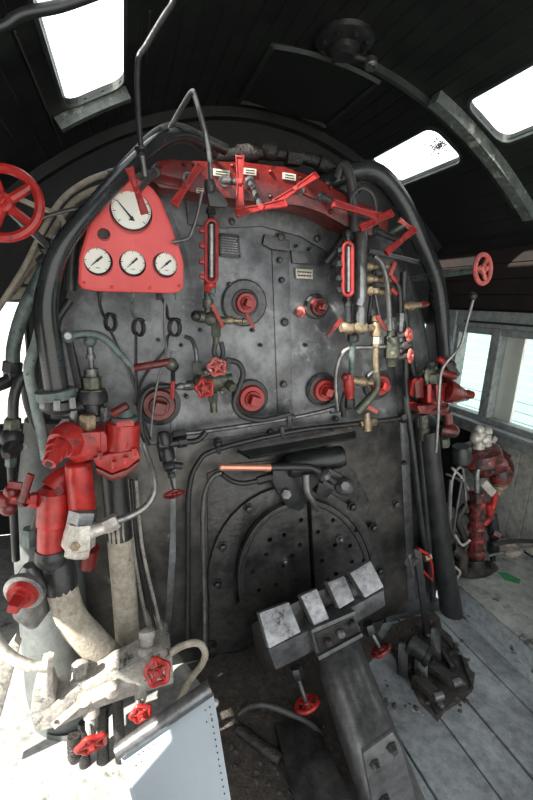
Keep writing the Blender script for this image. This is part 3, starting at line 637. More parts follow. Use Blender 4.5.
pipe('handrail_pipe', 'long grey pipe crossing the backhead above the drip shelf', 'greysteel', 2.2, [(176,434,.05),(207,431,.05),(291,418,.05),(340,407,.05)], fl=[
 ('coupling','black',('s',(172,436,.05),(186,433,.05),nut(4.5),6)),('clip','greysteel',('h',(290,400,.06),(290,428,.06),[(0,1.2),(.5,1.4),(.55,3.4),(.9,3.4),(1,1.5)]),('s',(288,418,.05),(294,417,.05),nut(4),8)),('end_coupling','greysteel',('h',(330,411,.05),(350,405,.05),nut(4)))])
pipe('oil_pipe', 'black pipe dropping at left of fire door then crossing above shelf', 'black', 2.8, [(188,640,.05),(188,548,.05),(189,490,.05),(198,463,.05),(218,449,.05),(295,431,.05),(355,424,.05),(410,417,.05)], fl=[
 ('clip','black',('o',(218,444,.06),4),('b',(218,440,.06),(219,454,.06),4,3)),('clip','black',('b',(282,426,.06),(283,438,.06),4,3)),('tail_coupling','black',('h',(400,419,.05),(416,415,.05),nut(5)))])
pipe('drop_pipe', 'grey pipe falling straight down left of the fire door', 'greysteel', 2.6, [(222,472,.09),(212,478,.08),(204,498,.07),(203,540,.07),(205,600,.07),(205,648,.07)])
pipe('sand_pipe', 'thin black pipe looping under the copper handle', 'black', 2.6, [(222,474,.09),(232,481,.08),(246,483,.08),(268,478,.08)], fl=[('union','black',('h',(257,481,.08),(272,477,.08),nut(4.5)))])
for i, (lab, xs) in enumerate((('leftmost of three thin cables behind cream upright pipe', (133,142,152)), ('middle of three thin cables behind cream upright pipe', (137,148,159)), ('rightmost of three thin cables behind cream upright pipe', (142,154,165)))):
    pipe('cable', lab, 'dust' if i != 1 else 'black', 1.7, [(xs[0]-6,480,.05),(xs[0],545,.05),(xs[1],600,.05),(xs[2],645,.05)], 'cable', group='thin cables by the cream pipe')
# pipes far left
pipe('green_pipe', 'green-grey bent pipe left of the flanged steam pipe', 'paleg', 5.2, [(42,318,.12),(37,342,.14),(29,368,.16),(34,398,.16),(43,440,.16),(46,458,.14)])
pipe('side_pipe', 'dark green pipe before the left front window', 'green', 6.5, [(62,236,.0),(44,270,.02),(24,310,.04),(14,345,.05),(13,366,.05)], fl=[('flange','black',('s',(13,362,.05),(12,372,.05),[(0,9),(1,9)],8)),('lower_tube','black',('t',[(12,372,.05),(8,381,.06),(-8,387,.08)],6.5)),('nut','greysteel',('h',(12,371,.05),(12,377,.05),8))])
pipe('elbow_pipe', 'black elbow pipe ending in a nozzle at the left edge', 'black', 5, [(30,374,.13),(20,380,.14),(14,398,.15),(13,420,.15)], fl=[('nut','dbrass',('h',(13,418,.15),(12.5,430,.15),nut(8))),('body','black',('s',(12.5,430,.15),(11,446,.16),[(0,8),(.3,11),(.8,11),(1,7)],16)),('nozzle','black',('s',(14,446,.17),(6,456,.22),[(0,9),(.6,8.5),(1,4)],14)),('lower_nut','green',('h',(11,456,.14),(11,466,.14),nut(5.5))),('tail','black',('t',[(11,464,.14),(13,500,.13),(16,560,.12)],4))])
pipe('black_pipe', 'black pipe standing close behind the green-grey bent pipe', 'black', 4, [(70,300,.07),(50,330,.08),(34,360,.08),(26,378,.09),(27,402,.09),(38,432,.09),(45,440,.09)])
# cream conduits far left, going up along the wall to the roof
for lab, pts, r in (('upper of the two cream pipes behind the big red handwheel', [(112,172,-.35),(86,182,-.35),(62,200,-.35),(44,228,-.35),(24,268,-.35),(-8,318,-.35)], 3),
                    ('lower of the two cream pipes behind the big red handwheel', [(112,184,-.45),(88,193,-.45),(70,206,-.45),(52,232,-.45),(34,262,-.45),(6,300,-.45)], 3.2),
                    ('short cream pipe with crusted end beside the big red handwheel', [(18,198,-.2),(40,208,-.2),(58,214,-.2),(64,224,-.2),(63,232,-.2)], 2.6)):
    pipe('cream_pipe', lab, 'cream', r, pts, group='cream pipes at the upper left')
pipe('grey_tie_rod', 'grey thin rod from the big handwheel to the steam pipe', 'greysteel', 1.9, [(20,226,-.1),(60,212,-.05),(92,206,0)], 'rod')
single('pipe_stub', 'black pipe joint where the cream pipes start by the roof rib', 'pipe joint', 'black', ('s',(108,174,-.35),(138,166,-.35),[(0,4),(.4,4),(.4,3),(1,3)],12))
single('roof_conduit', 'thick black conduit across the top left corner of the roof', 'conduit', 'blackg', ('t',[(-30,36,.1),(2,26,.1),(22,14,.1),(60,6,.1),(100,-8,.1)],5.6,14))
for lab, x0 in (('pale slat low behind the cream pipes, left', 14), ('pale slat low behind the cream pipes, right', 30)): pass
single('pale_ledge', 'pale cream ledge glimpsed between the steam pipe and cream pipes', 'ledge', 'cream', ('p',[(8,288),(38,286),(36,298),(8,300)],-.6,.05,.004), ('p',[(24,270),(46,262),(42,280),(24,284)],-.55,.05,.004))
# big red handwheel
handwheel('handwheel', 'largest red handwheel, cut off by the left edge of the photo', (3,203,.42), (52,250,.12), 34, 5, 'red', n=5, sr=5, group=None, q=.9)
t = thing('shaft_bearing', 'dark bearing on the handwheel shaft beside the steam pipe', 'bearing', (54,250,.12)); part(t,'housing','black',('s',(44,243,.14),(56,254,.1),[(0,7),(.3,9),(.7,9),(1,6)],14)); part(t,'nut','greysteel',('h',(54,246,.17),(56,238,.19),4)); part(t,'arm','black',('b',(50,252,.13),(38,262,.1),6,5))
# right cab-side shaft with small handwheel
handwheel('handwheel', 'pinkish red handwheel on the long shaft above the side window', (483,269,.20), (398,281,-.16), 14, 2.3, 'pink', stem='green', n=3, sr=3.2)
pipe('brake_rod', 'thin grey rod just above the long handwheel shaft', 'greysteel', 2.4, [(368,251,.02),(400,258,.0),(434,266,-.02)], 'rod')
pipe('lever', 'bent silver lever with a black knob leaning over the right valve', 'steel', 1.5, [(474,297,.2),(467,322,.2),(461,345,.2),(452,356,.18),(442,370,.17),(439,395,.17),(438,420,.17),(436,452,.16)], 'lever', fl=[('knob','black',('o',(473,296,.2),4))])
# ================================================================== WATER GAUGES
def water_gauge(label, x0, x1, y0, y1, d, lugs):
    xm = (x0+x1)/2; r = (x1-x0)/2; t = thing('water_gauge', label, 'water gauge', (xm, y1, d), 'water gauges')
    P = [(x0+1.7,y1-r)]+[(x0+1.7,y0+r)]+circ(xm,y0+r,r-1.7,r-1.7,170,10,6)+[(x1-1.7,y0+r),(x1-1.7,y1-r)]+circ(xm,y1-r,r-1.7,r-1.7,-10,-170,6)
    b = MB(); b.tube([(x, y, d) for x, y in P], 1.9, 8, None, False, True); b.build('frame', 'redh', t)
    c0, c1 = B(xm, y0+r*.9, d-.012), B(xm, y1-r*.9, d-.012); MB().spin(c0, c1, r*.45, 12).build('glass_tube', 'steel', t)
    MB().slab([(x0+2,y0+3),(x1-2,y0+3),(x1-2,y1-3),(x0+2,y1-3)], d-.022, .012, .002).build('back_plate', 'ink', t)
    for y in lugs: MB().bar((x0-4.5,y,d-.005), (x0+1.5,y+1,d-.005), 5, 5, .002).build('hinge_lug', 'redh' if label.startswith('left') else 'black', t)
    MB().spin((xm-.3,y0-10,d-.02), (xm,y0+2,d-.02), [(0,4),(.2,5),(.5,5),(.55,3.6),(1,3.6)], 8).build('top_nut', 'black', t)
    MB().spin((xm,y1-1,d-.02), (xm,y1+13,d-.02), [(0,3.4),(.3,3.4),(.32,4.6),(.7,4.6),(.75,3.4),(1,3.4)], 8).build('bottom_nut', 'green' if label.startswith('left') else 'black', t)
    return t
wg = water_gauge('left red framed water gauge glass with four side lugs', 204, 218.5, 218, 284, .15, (230,245,261,276))
water_gauge('right slim red framed water gauge glass against the grey column', 341.6, 354.4, 241, 297.5, .16, (250,264,278,290))
single('water_column', 'grey upright water column beside the right water gauge', 'column', 'greysteel', ('s',(361,226,.13),(360,334,.13),[(0,5),(.02,6.6),(.98,6.8),(1,5)],18), ('s',(360,300,.13),(358,306,.13),[(0,8),(1,8)],8))
pipe('shutoff_cable', 'black flat wing bracket leaning behind the right water gauge', 'black', 5, [(350,228,.1),(336,250,.06),(326,262,.04)], 'bracket')
# cocks under the left gauge
t = thing('gauge_cock', 'dirty brass cock with two red T handles below the left water gauge', 'cock', (208,318,.1))
part(t,'red_union','red',('o',(210,284,.13),6.5),('h',(209,286,.13),(208,292,.13),4.5)); part(t,'upper_tube','dbrass',('s',(208,290,.12),(208,312,.12),[(0,4),(.4,4),(.42,5.5),(.8,5.5),(.82,4),(1,4)],10))
part(t,'body','dbrass',('s',(195,316,.12),(226,321,.12),[(0,4),(.1,6),(.28,6),(.32,4.5),(.45,7.5),(.62,7.5),(.7,4),(1,4)],14)); part(t,'spindle','brass',('s',(224,320,.12),(246,321,.13),[(0,3.2),(.25,4.4),(.4,4.4),(.45,2.6),(.8,2.4),(.85,3.4),(1,3)],10))
part(t,'lower_tube','dbrass',('h',(216,322,.12),(216,337,.12),nut(5)),('s',(216,336,.12),(216,344,.12),3.4)); part(t,'handle','red',('b',(212,304,.17),(223,327,.16),3.6,3)); part(t,'small_handle','red',('b',(246,313,.15),(254,328,.15),3,3)); part(t,'side_knob','black',('o',(196,316,.13),5.5))
pipe('drain_hose', 'small black looped hose under the left brass gauge cock', 'hose', 2.4, [(216,342,.12),(214,352,.12),(218,360,.12),(223,354,.11),(221,342,.11)])
pipe('feed_pipe', 'thin grey bent pipe rising from the twin wheel valve', 'greysteel', 2.2, [(186,337,.05),(192,340,.08),(196,352,.10),(197,368,.10)])
t = thing('twin_valve', 'dirty grey valve block below the left water gauge', 'valve', (208,392,.06))
part(t,'body','dbrass',('s',(186,386,.08),(232,378,.08),[(0,3),(.04,5),(.16,5),(.18,8),(.4,10),(.5,11),(.7,11),(.8,8),(.86,8),(.9,5),(1,5)],16),('p',[(200,370),(226,372),(226,390),(202,394)],.10,.05,.004)); part(t,'nut','greysteel',('h',(197,361,.10),(197,374,.10),nut(5.5))); part(t,'nut','greysteel',('h',(226,358,.10),(226,370,.10),nut(5)))
part(t,'side_cap','dbrass',('h',(228,384,.1),(233,388,.13),nut(5))); part(t,'lower_stem','dbrass',('h',(213,392,.08),(213,402,.08),nut(5)),('s',(213,401,.08),(214,412,.08),3.6)); part(t,'bolt','steel',('o',(206,372,.12),2.2)); part(t,'bolt','steel',('o',(222,392,.12),2.2))
handwheel('', 'upper whitish-red lobed valve wheel on the twin valve block', (217,367,.155), (218,374,.09), 8, 1.7, 'pink', n=5, lobe=.12, parent=t)
handwheel('', 'lower red lobed valve wheel on the twin valve block', (204.5,388,.16), (207,386,.09), 8, 1.8, 'red', n=5, lobe=.12, parent=t)
pipe('bent_pipe', 'black pipe curving left from twin valve over the wide red plug', 'black', 2.8, [(188,388,.09),(168,386,.09),(152,388,.09),(143,396,.09),(140,412,.09),(142,432,.09),(148,445,.08)])
t = thing('small_cock', 'small steel cock with a red lever left of the twin valve', 'cock', (180,386,.09)); part(t,'body','steel',('s',(176,387,.1),(190,385,.1),[(0,2),(.2,3.6),(.5,3.6),(.6,2.4),(1,2.4)],10)); part(t,'lever','red',('b',(173,381,.13),(172,399,.13),4,3)); part(t,'ball','black',('o',(173,366,.1),6)); part(t,'link','black',('s',(173,370,.1),(173,382,.12),2))
pipe('loop_pipe', 'black pipe looping around the plug left of the seam', 'hose', 2.8, [(226,360,.1),(238,363,.09),(243,374,.08),(238,390,.08),(234,404,.08),(242,416,.08),(262,420,.07),(290,414,.06)])
# lever and valve top-left
t = thing('regulator_lever', 'dark linked lever with a red grip over the left valve', 'lever', (92,372,.2))
part(t,'arm','green',('t',[(68,336,.26),(88,334,.26),(104,338,.26),(118,352,.26),(130,365,.26)],[4,4.4,4.2,3.6,3.2]),('o',(68,336,.26),7),('o',(90,341,.26),6.5)); part(t,'pivot_pin','steel',('s',(68,336,.29),(68,336,.31),3.4,12)); part(t,'grip','redd',('s',(134,368,.26),(170,362,.26),[(0,3),(.04,3.8),(.96,4),(1,3)],12),label='worn red grip'); part(t,'end_ball','dbrass',('o',(171,364,.255),6.5))
part(t,'link','black',('b',(69,340,.26),(79,388,.25),7,4)); part(t,'stem','greysteel',('s',(90,346,.25),(92,374,.25),[(0,3.4),(.3,3.4),(.3,4.6),(.45,4.6),(.45,2.8),(.8,2.8),(.8,6.5),(1,6.5)],10)); part(t,'spring','black',('s',(74,352,.24),(82,386,.24),2))
t = thing('check_valve', 'dark brass-topped check valve under the linked lever', 'valve', (92,430,.2))
part(t,'bonnet','dbrass',('s',(91,370,.24),(92,392,.24),[(0,7),(.3,7),(.3,9.5),(.8,9.5),(.85,13),(1,13)],8)); part(t,'body','black',('s',(92,390,.24),(93,418,.24),[(0,13),(.2,15),(.4,15),(.45,11),(.8,11),(.85,14),(1,14)],18)); part(t,'square_nut','brass',('h',(88,414,.28),(88,430,.28),nut(8.5)),label='brass nut'); part(t,'side_boss','black',('s',(70,410,.25),(84,404,.25),[(0,6),(.5,8),(1,9)],12))
for x, y in ((74,418),(104,415),(66,426)): part(t,'stud','greysteel',('h',(x,y-8,.27),(x,y+6,.27),nut(3.6)))
# ================================================================== LEFT RED INJECTOR
t = thing('red_injector', 'large bright red steam injector at the left below the thick pipe', 'injector', (80,548,.25))
part(t,'head_block','red',('p',[(54,432),(62,428),(76,434),(104,431),(107,436),(108,452),(92,460),(76,465),(60,452)],.30,.13,.008),('p',[(78,433),(100,432),(101,452),(81,458)],.315,.03,.004))
part(t,'nose','red',('s',(72,436,.28),(60,446,.32),[(0,17),(.5,18),(1,14)],18),('s',(60,446,.32),(49,464,.37),[(0,12),(.3,12),(.3,9.5),(.6,9.5),(.6,7),(1,7)],8)); part(t,'nose_socket','ink',('s',(49.2,463.5,.369),(48.7,464.5,.374),3.6,10))
part(t,'valve_chest','red',('s',(124,420,.26),(121,462,.26),[(0,10),(.06,15.5),(.15,16),(.9,17),(1,17)],24)); part(t,'flange','red',('p',[(92,458),(110,454),(138,450),(141,458),(128,468),(112,474),(96,466)],.31,.09,.006)); part(t,'lower_flange','redd',('p',[(95,467),(112,475),(128,469),(140,460),(139,466),(127,477),(112,482),(96,474)],.31,.09,.006))
part(t,'cap','green',('s',(124,408,.26),(124,421,.26),[(0,6),(.3,9),(.6,9),(.62,13),(1,13)],16)); part(t,'lever_handle','redd',('s',(112,414,.33),(128,405,.33),[(0,3.6),(.06,4.4),(.9,4.4),(1,3)],12)); part(t,'nameplate_boss','red',('b',(116,424,.335),(134,423,.335),6,2))
part(t,'barrel','red',('s',(78,462,.29),(83,514,.29),[(0,11),(.03,12.5),(.97,13),(1,12)],22)); part(t,'lower_body','red',('s',(54,486,.26),(52,548,.27),[(0,10),(.08,15),(.6,15.5),(.62,14),(1,14)],22),('t',[(54,488,.26),(62,478,.25),(76,470,.24)],[13,11,8]))
part(t,'inlet_neck','red',('h',(38,500,.28),(30,500,.28),nut(8)),('s',(30,500,.28),(12,498,.28),[(0,4),(.3,4),(.3,7),(.6,7),(.6,4),(1,4)],10)); part(t,'collar','black',('s',(52,547,.27),(53,562,.27),[(0,15),(.3,17),(.6,17),(1,14)],22)); part(t,'screw','redd',('h',(60,492,.33),(59,491,.35),4.5))
for x, y in ((100,456),(134,452),(114,465),(126,461)): part(t,'flange_bolt','red',('h',(x,y-4,.335),(x,y+3,.335),nut(2.8)))
t = thing('wing_valve', 'dark red wing-handled valve at the far left edge', 'valve', (16,505,.25)); part(t,'body','redd',('s',(-6,500,.26),(26,498,.28),[(0,7),(.2,9),(.5,9),(.55,6),(.8,6),(.85,9),(1,9)],12),('o',(12,492,.27),8),('o',(8,508,.27),8)); part(t,'wing','redd',('b',(22,502,.31),(31,474,.31),7,4),('b',(8,484,.3),(22,486,.3),7,5)); part(t,'lower_nut','green',('h',(30,528,.24),(31,545,.24),nut(8))); part(t,'arm','black',('t',[(30,545,.24),(36,525,.24),(42,505,.22)],5))
t = thing('silver_tee', 'dull silver hexagonal tee fitting beneath the red injector', 'fitting', (80,556,.3)); part(t,'hex_nut','greysteel',('h',(84,508,.3),(81,524,.31),[(0,11),(.15,14),(.85,14),(1,12)])); part(t,'body','silver',('s',(81,522,.31),(78,548,.32),[(0,13),(.5,15),(.9,16),(1,13)],8),('h',(78,548,.32),(76,558,.33),[(0,13),(.8,13),(1,10)]))
part(t,'side_port','silver',('s',(88,532,.32),(106,526,.32),[(0,8),(.6,7),(1,7)],14),('h',(104,527,.32),(118,520,.32),nut(8))); part(t,'front_screw','brass',('h',(76,545,.345),(75,547,.36),5)); part(t,'lower_red','redd',('s',(90,548,.29),(88,566,.28),[(0,9),(1,8)],12))
pipe('silver_pipe', 'polished silver pipe curling up from the silver tee', 'steel', 3.4, [(116,521,.32),(132,515,.32),(146,506,.31),(154,492,.29),(153,474,.26),(147,456,.22),(143,444,.2)])
# valve cluster mid-left
t = thing('blower_valve', 'black valve with side pipes left of the copper handle', 'valve', (168,470,.07)); part(t,'body','black',('s',(163,432,.09),(168,462,.1),[(0,5),(.15,7),(.4,7),(.45,5),(.6,8),(.9,8),(1,5)],12),('s',(158,446,.1),(186,442,.08),[(0,5),(.15,6),(.3,6),(.3,4),(.7,4),(.7,5.5),(1,5.5)],8)); part(t,'pipe','black',('t',[(186,442,.08),(198,440,.07),(206,432,.06)],3)); part(t,'pipe','black',('t',[(182,466,.08),(166,464,.09)],3.6)); part(t,'gland','black',('h',(168,462,.1),(170,470,.12),nut(6)),('h',(171,472,.12),(172,478,.13),nut(4)))
handwheel('', 'flat oval dark red wheel under the black valve left of centre', (174,494,.17), (170,474,.12), 9, 1.6, 'redd', n=4, lobe=.06, parent=t, sr=1.3)
# ================================================================== REGULATOR / COPPER HANDLE + SHELF
t = thing('drip_shelf', 'narrow black tray shelf below the long pipes', 'shelf', (300,450,.06)); part(t,'tray','plate2',('p',[(238,452,.03),(353,432,.03),(356,438,.12),(252,459,.12)],.1,.006,.001)); part(t,'lip','black',('t',[(238,451,.03),(250,458,.12),(300,449,.12),(355,438,.12),(354,432,.03)],1.6,6,None,False))
t = thing('door_lever', 'black door lever with a copper grip above the firehole', 'lever', (320,480,.09))
part(t,'copper_grip','copper',('s',(219,467,.17),(270,467.5,.17),[(0,2.6),(.02,3.6),(.9,3.8),(.9,4.2),(1,4.2)],14),label='bright copper grip'); part(t,'rod','black',('t',[(268,467.5,.17),(298,467,.17),(312,468,.17),(322,474,.17),(334,482,.17)],[3.6,3.6,3.6,3.8,4])); part(t,'collar','greysteel',('s',(322,472,.18),(326,478,.18),[(0,4),(.2,6.5),(.8,6.5),(1,4)],14)); part(t,'end_disc','black',('s',(343,486,.12),(345,486,.19),[(0,9),(.5,9.5),(.9,9),(1,6)],20)); part(t,'end_nut','greysteel',('h',(345,486,.19),(345.5,486,.21),4.5)); part(t,'yoke','black',('b',(326,470,.15),(346,480,.15),6,8),('b',(322,480,.15),(342,492,.15),6,8))
t = thing('door_bracket', 'heavy black cast bracket holding the firehole lever shaft', 'bracket', (300,510,.04)); part(t,'shaft','black',('s',(288,467,.08),(342,456,.08),[(0,10),(.05,11.5),(.93,11.5),(.94,10.5),(1,10.5)],24)); part(t,'casting','black',('p',[(273,470),(290,464),(310,462),(322,466),(324,480),(312,490),(310,500),(300,512),(288,508),(282,500),(272,482)],.07,.08,.008)); part(t,'hook','greysteel',('t',[(306,474,.12),(307,490,.13),(313,502,.13),(318,510,.12)],[4.5,4,3.4,2.4])); part(t,'bolt','greysteel',('h',(287,494,.07),(286.5,494.5,.09),5)); part(t,'end_cap','greysteel',('s',(341,456,.08),(343,455.5,.08),[(0,10.8),(1,8)],24))
part(t,'lug','black',('p',[(322,472),(334,470),(338,486),(326,500),(316,494)],.06,.05,.006))
# ================================================================== RIGHT-HAND COCKS
yy = (266.5, 279, 291.5)
for i, y in enumerate(yy):
    t = thing('try_cock', ('top','middle','lowest')[i]+' of the three brass try cocks on the water column', 'cock', (366,y,.13), 'brass try cocks'); part(t,'body','brass',('s',(364,y-.5,.13),(394,y+.5,.13),[(0,3.4),(.1,5),(.22,5),(.26,3.4),(.5,3.6),(.55,4.6),(.7,4.6),(.74,3),(1,2.8)],12)); part(t,'tip','redd',('h',(388,y,.13),(395,y,.13),nut(3)))
    if i == 0: part(t,'lever','red',('b',(390,276,.15),(395,262,.15),4,3))
    else: part(t,'lever','red',('b',(391,y-3,.15),(397,y+3,.15),4,3))
for lab, m_, r, pts in (('grey pipe hooking down past the brass try cocks', 'greysteel', 2.6, [(374,256,.17),(382,264,.17),(387,282,.17),(389,305,.16),(390,330,.15)]),
  ('black pipe bent beside the tips of the try cocks', 'black', 3, [(392,279,.1),(398,286,.1),(400,300,.1),(400,316,.1),(400,334,.1)]),
  ('thin dark pipe dropping behind the brass try cocks', 'black', 2, [(374,268,.1),(372,292,.1),(369,315,.1),(370,328,.1)]),
  ('second thin pipe bowed behind the brass try cocks', 'greysteel', 1.7, [(376,268,.09),(374,285,.08),(378,310,.08),(381,322,.09)])):
    pipe('drain_pipe', lab, m_, r, pts)
t = thing('gauge_cock', 'fat brass gauge cock below the right water gauge', 'cock', (352,330,.12)); part(t,'body','brass',('s',(341,328,.14),(378,328,.13),[(0,4),(.04,5.5),(.12,6.5),(.25,6.5),(.3,4.5),(.42,6.5),(.62,6.5),(.66,4),(1,4)],14)); part(t,'handle','redd',('b',(327,337,.19),(342,319,.19),4.6,3)); part(t,'top_stem','black',('s',(348,305,.14),(348,322,.14),[(0,4),(.5,4),(.5,5),(1,5)],8)); part(t,'lower_stem','black',('h',(353,334,.13),(353,342,.13),nut(6)))
t = thing('gauge_cock', 'brass corner cock with short red handle right of the fat gauge cock', 'cock', (376,335,.12)); part(t,'body','brass',('s',(376,316,.13),(376,346,.13),[(0,5),(.15,5),(.2,3.4),(.4,5.5),(.65,6),(.7,4.6),(1,4.6)],12)); part(t,'nut','silver',('h',(376,334,.13),(376,344,.13),nut(5.6))); part(t,'handle','redd',('b',(377,316,.17),(386,330,.17),4,3)); part(t,'tail_pipe','brass',('t',[(376,346,.13),(376,362,.13),(377,382,.12)],3))
pipe('green_downpipe', 'dark green pipe dropping from the fat right gauge cock', 'green', 3.2, [(353,340,.12),(352,362,.12),(351,385,.12),(350,398,.11)])
t = thing('sight_feed', 'tall grey steel valve body left of two small pink wheels', 'valve', (392,360,.09)); part(t,'body','dbrass',('s',(391,318,.12),(392,366,.12),[(0,5),(.12,5),(.14,4),(.35,4),(.38,7),(.6,8),(.8,8),(.85,6),(1,4.5)],14)); part(t,'top_nut','greysteel',('h',(390,320,.12),(391,330,.12),nut(6))); part(t,'stem','greysteel',('s',(396,336,.12),(406,334,.12),3),('s',(396,357,.12),(408,356,.12),3),('s',(396,346,.12),(410,345,.12),[(0,3),(.4,3),(.4,4),(.7,4),(1,2)]))
part(t,'upper_neck','greysteel',('s',(400,334,.1),(400,352,.1),[(0,4.5),(.5,5),(1,4)],10),('s',(401,313,.1),(400,332,.1),[(0,5),(.4,5),(.42,4),(1,4)],8))
part(t,'side_branch','brass',('s',(402,307,.1),(420,305,.1),[(0,4),(.3,4.6),(.6,4.6),(.6,3),(1,3)],10)); part(t,'branch_tip','redd',('s',(418,305,.1),(428,304,.1),[(0,2.5),(.5,3.5),(1,2)],8))
handwheel('', 'upper of the two small pink wheels right of the try cocks', (409,334.5,.13), (403,335,.11), 5.6, 1.5, 'pink', n=5, lobe=.12, parent=t)
handwheel('', 'lower of the two small pink wheels right of the try cocks', (410.5,356,.13), (404,356,.11), 5.6, 1.5, 'pink', n=5, lobe=.12, parent=t)
pipe('white_pipe', 'silvery pipe arching down between water gauge and right plugs', 'steel', 2.3, [(390,346,.12),(374,347,.12),(352,348,.1),(342,354,.09),(337,368,.08),(336,390,.08),(338,410,.07)])
pipe('black_hose', 'black hose curving down at the right of the sunlit plug', 'hose', 3, [(352,378,.1),(346,392,.09),(343,404,.09),(344,416,.08)])
t = thing('drain_cock', 'red and brass drain cock crossing in front of the right plug', 'cock', (360,382,.1)); part(t,'body','brass',('s',(352,380,.12),(372,383,.12),[(0,4),(.3,5),(.6,5),(.7,3),(1,3)],12)); part(t,'red_cap','red',('s',(348,374,.12),(350,398,.12),[(0,4.5),(.3,5.5),(.7,5.5),(.8,4),(1,4)],10)); part(t,'knob','redd',('o',(345,377,.14),4)); part(t,'drop_nut','black',('h',(350,398,.11),(350,408,.11),nut(5)))
pipe('curved_drain', 'thick dark drain pipe bending under the right plug', 'dbrass', [3,3.4,4.6,4.6], [(377,372,.13),(377,388,.13),(368,400,.12),(357,412,.11)])
t = thing('small_valve', 'little brass valve with a pink T handle on the long pipe', 'valve', (367,425,.06)); part(t,'body','brass',('s',(367,412,.07),(367,430,.07),[(0,3),(.3,3.6),(.5,5),(1,5)],10),('h',(360,425,.06),(376,421,.06),nut(4.4))); part(t,'handle','pink',('b',(361,403,.1),(377,412,.1),4,3))
single('rod_coupling', 'black round coupling at the end of the horizontal pipe near the right valve', 'coupling', 'black', ('s',(416,418,.04),(432,423,.02),[(0,5),(.5,7),(1,7)],12))
# ================================================================== RIGHT RED VALVE
t = thing('red_valve', 'red cast steam valve at the right under the silver lever', 'valve', (432,412,.1))
part(t,'body','redd',('s',(431,382,.08),(432,408,.08),[(0,12),(.1,15),(.2,13),(.8,12),(.9,16),(1,16)],20),('p',[(415,382),(424,378),(424,398),(416,398)],.12,.06,.005)); part(t,'lower_flange','redd',('p',[(417,406),(446,404),(450,410),(446,416),(420,414)],.13,.09,.005)); part(t,'top_gland','dbrass',('s',(431,362,.08),(431,382,.08),[(0,4),(.2,4),(.2,6),(.5,6),(.55,8),(1,9)],8))
part(t,'bridge','dbrass',('b',(424,372,.13),(442,371,.13),4,4)); part(t,'side_body','redd',('s',(444,390,.1),(458,394,.1),[(0,12),(.5,11),(1,8)],14),('s',(456,393,.1),(472,395,.1),[(0,6),(.3,6.5),(.5,4),(.7,5),(1,4)],12)); part(t,'link_handle','redd',('s',(441,372,.16),(456,377,.16),[(0,3),(.1,3.8),(.9,3.8),(1,2.5)],10)); part(t,'red_stud','red',('s',(438,358,.13),(446,364,.13),[(0,2.5),(.2,3.4),(1,3)],10)); part(t,'rib','red',('b',(429,384,.135),(429,402,.135),4,3),('b',(437,384,.135),(438,402,.135),4,3))
part(t,'side_pipe','redrust',('t',[(446,412,.08),(448,424,.08),(445,434,.08)],5),('o',(452,431,.1),7),('s',(440,430,.1),(456,432,.12),[(0,5),(1,5)],10)); part(t,'tail','dbrass',('s',(423,414,.06),(424,440,.06),[(0,5),(.5,5),(.5,6),(1,5)],10)); part(t,'tail_nut','dbrass',('h',(444,438,.06),(445,446,.06),5)); part(t,'gland_nuts','black',('o',(450,366,.05),6),('s',(446,362,.05),(454,376,.05),6,8)); part(t,'spout','steel',('b',(452,402,.1),(468,399,.1),3,3))
single('valve_bush', 'flat black disc fitting just right of the red valve stem', 'fitting', 'black', ('s',(461,446,.0),(461,462,.0),[(0,8),(.2,10),(1,9)],20))
pipe('lower_pipes', 'thin white-grey tube running up behind the tall thick pipe', 'steel', 1.6, [(450,520,-.05),(452,480,-.05),(462,468,-.05),(466,500,-.05)])
# ================================================================== LUBRICATOR / PUMP ON THE RIGHT
t = thing('lubricator', 'oily red and black lubricator pump column by the window wall', 'pump', onZ(480, 588, PZt+.012))
D = -.05
part(t,'head_plate','redrust',('s',(479,448,D),(480,462,D),[(0,14),(.1,20),(.8,21),(1,17)],28),('s',(480,460,D),(484,470,D),[(0,15),(1,12)],20)); part(t,'top_lugs','silver',('o',(476,438,D+.03),6),('o',(484,440,D+.02),5),('o',(479,430,D),5),('o',(487,432,D-.01),5),('s',(479,432,D),(478,448,D),6,12),('s',(486,434,D),(486,450,D),5,12)); part(t,'pointer','dust',('p',[(495,436),(498,439),(492,450),(489,447)],D,.01,.001))
part(t,'cross_pipe','steel',('t',[(477,492,D+.06),(477,474,D+.06),(481,464,D+.06),(486,464,D+.06)],2.6)); part(t,'side_cup','redrust',('s',(490,466,D),(501,466,D),9,12),('s',(500,468,D),(500,480,D),[(0,9),(.3,11),(1,10)],18)); part(t,'spring_cup','brass',('s',(499,480,D),(498,493,D),[(0,6),(.2,6),(.3,8),(.5,8),(.6,6),(.8,6),(.8,5),(1,5)],14))
for i in range(6):
    y = 489+i*12; part(t,'pump_body','redrust',('s',(477-i*.2,y,D+.02),(476.6-i*.2,y+12,D+.02),[(0,6.5),(.15,8.5),(.4,8.5),(.5,6),(.8,6.5),(1,6.5)],12 if i%2 else 8))
part(t,'cream_bar','silver',('b',(482,482,D+.06),(492,493,D+.05),8,6)); part(t,'red_link','red',('t',[(495,492,D),(493,506,D),(488,512,D)],3),('t',[(488,504,D+.03),(490,516,D+.03),(484,524,D+.02)],3.4)); part(t,'lower_valve','black',('s',(493,515,D),(493,560,D),[(0,4),(.2,5.5),(.4,5.5),(.45,4),(.6,4),(.62,6),(.8,6),(.82,3),(1,3)],12)); part(t,'red_plug','redrust',('h',(492,532,D+.01),(499,536,D+.03),5))
part(t,'elbow','grime',('t',[(475,558,D+.02),(477,570,D+.03),(486,573,D+.02),(492,566,D)],[8,8.5,8,7])); part(t,'base_pipe','grime',('t',[(452,548,D+.04),(462,556,D+.05),(462,570,D+.05),(476,574,D+.04)],[5,6,6,6]),('t',[(466,505,D),(458,520,D),(464,540,D),(455,560,D)],3.5)); part(t,'foot','silver',('s',(494,570,D),(495,577,D),[(0,3),(1,6)],10))
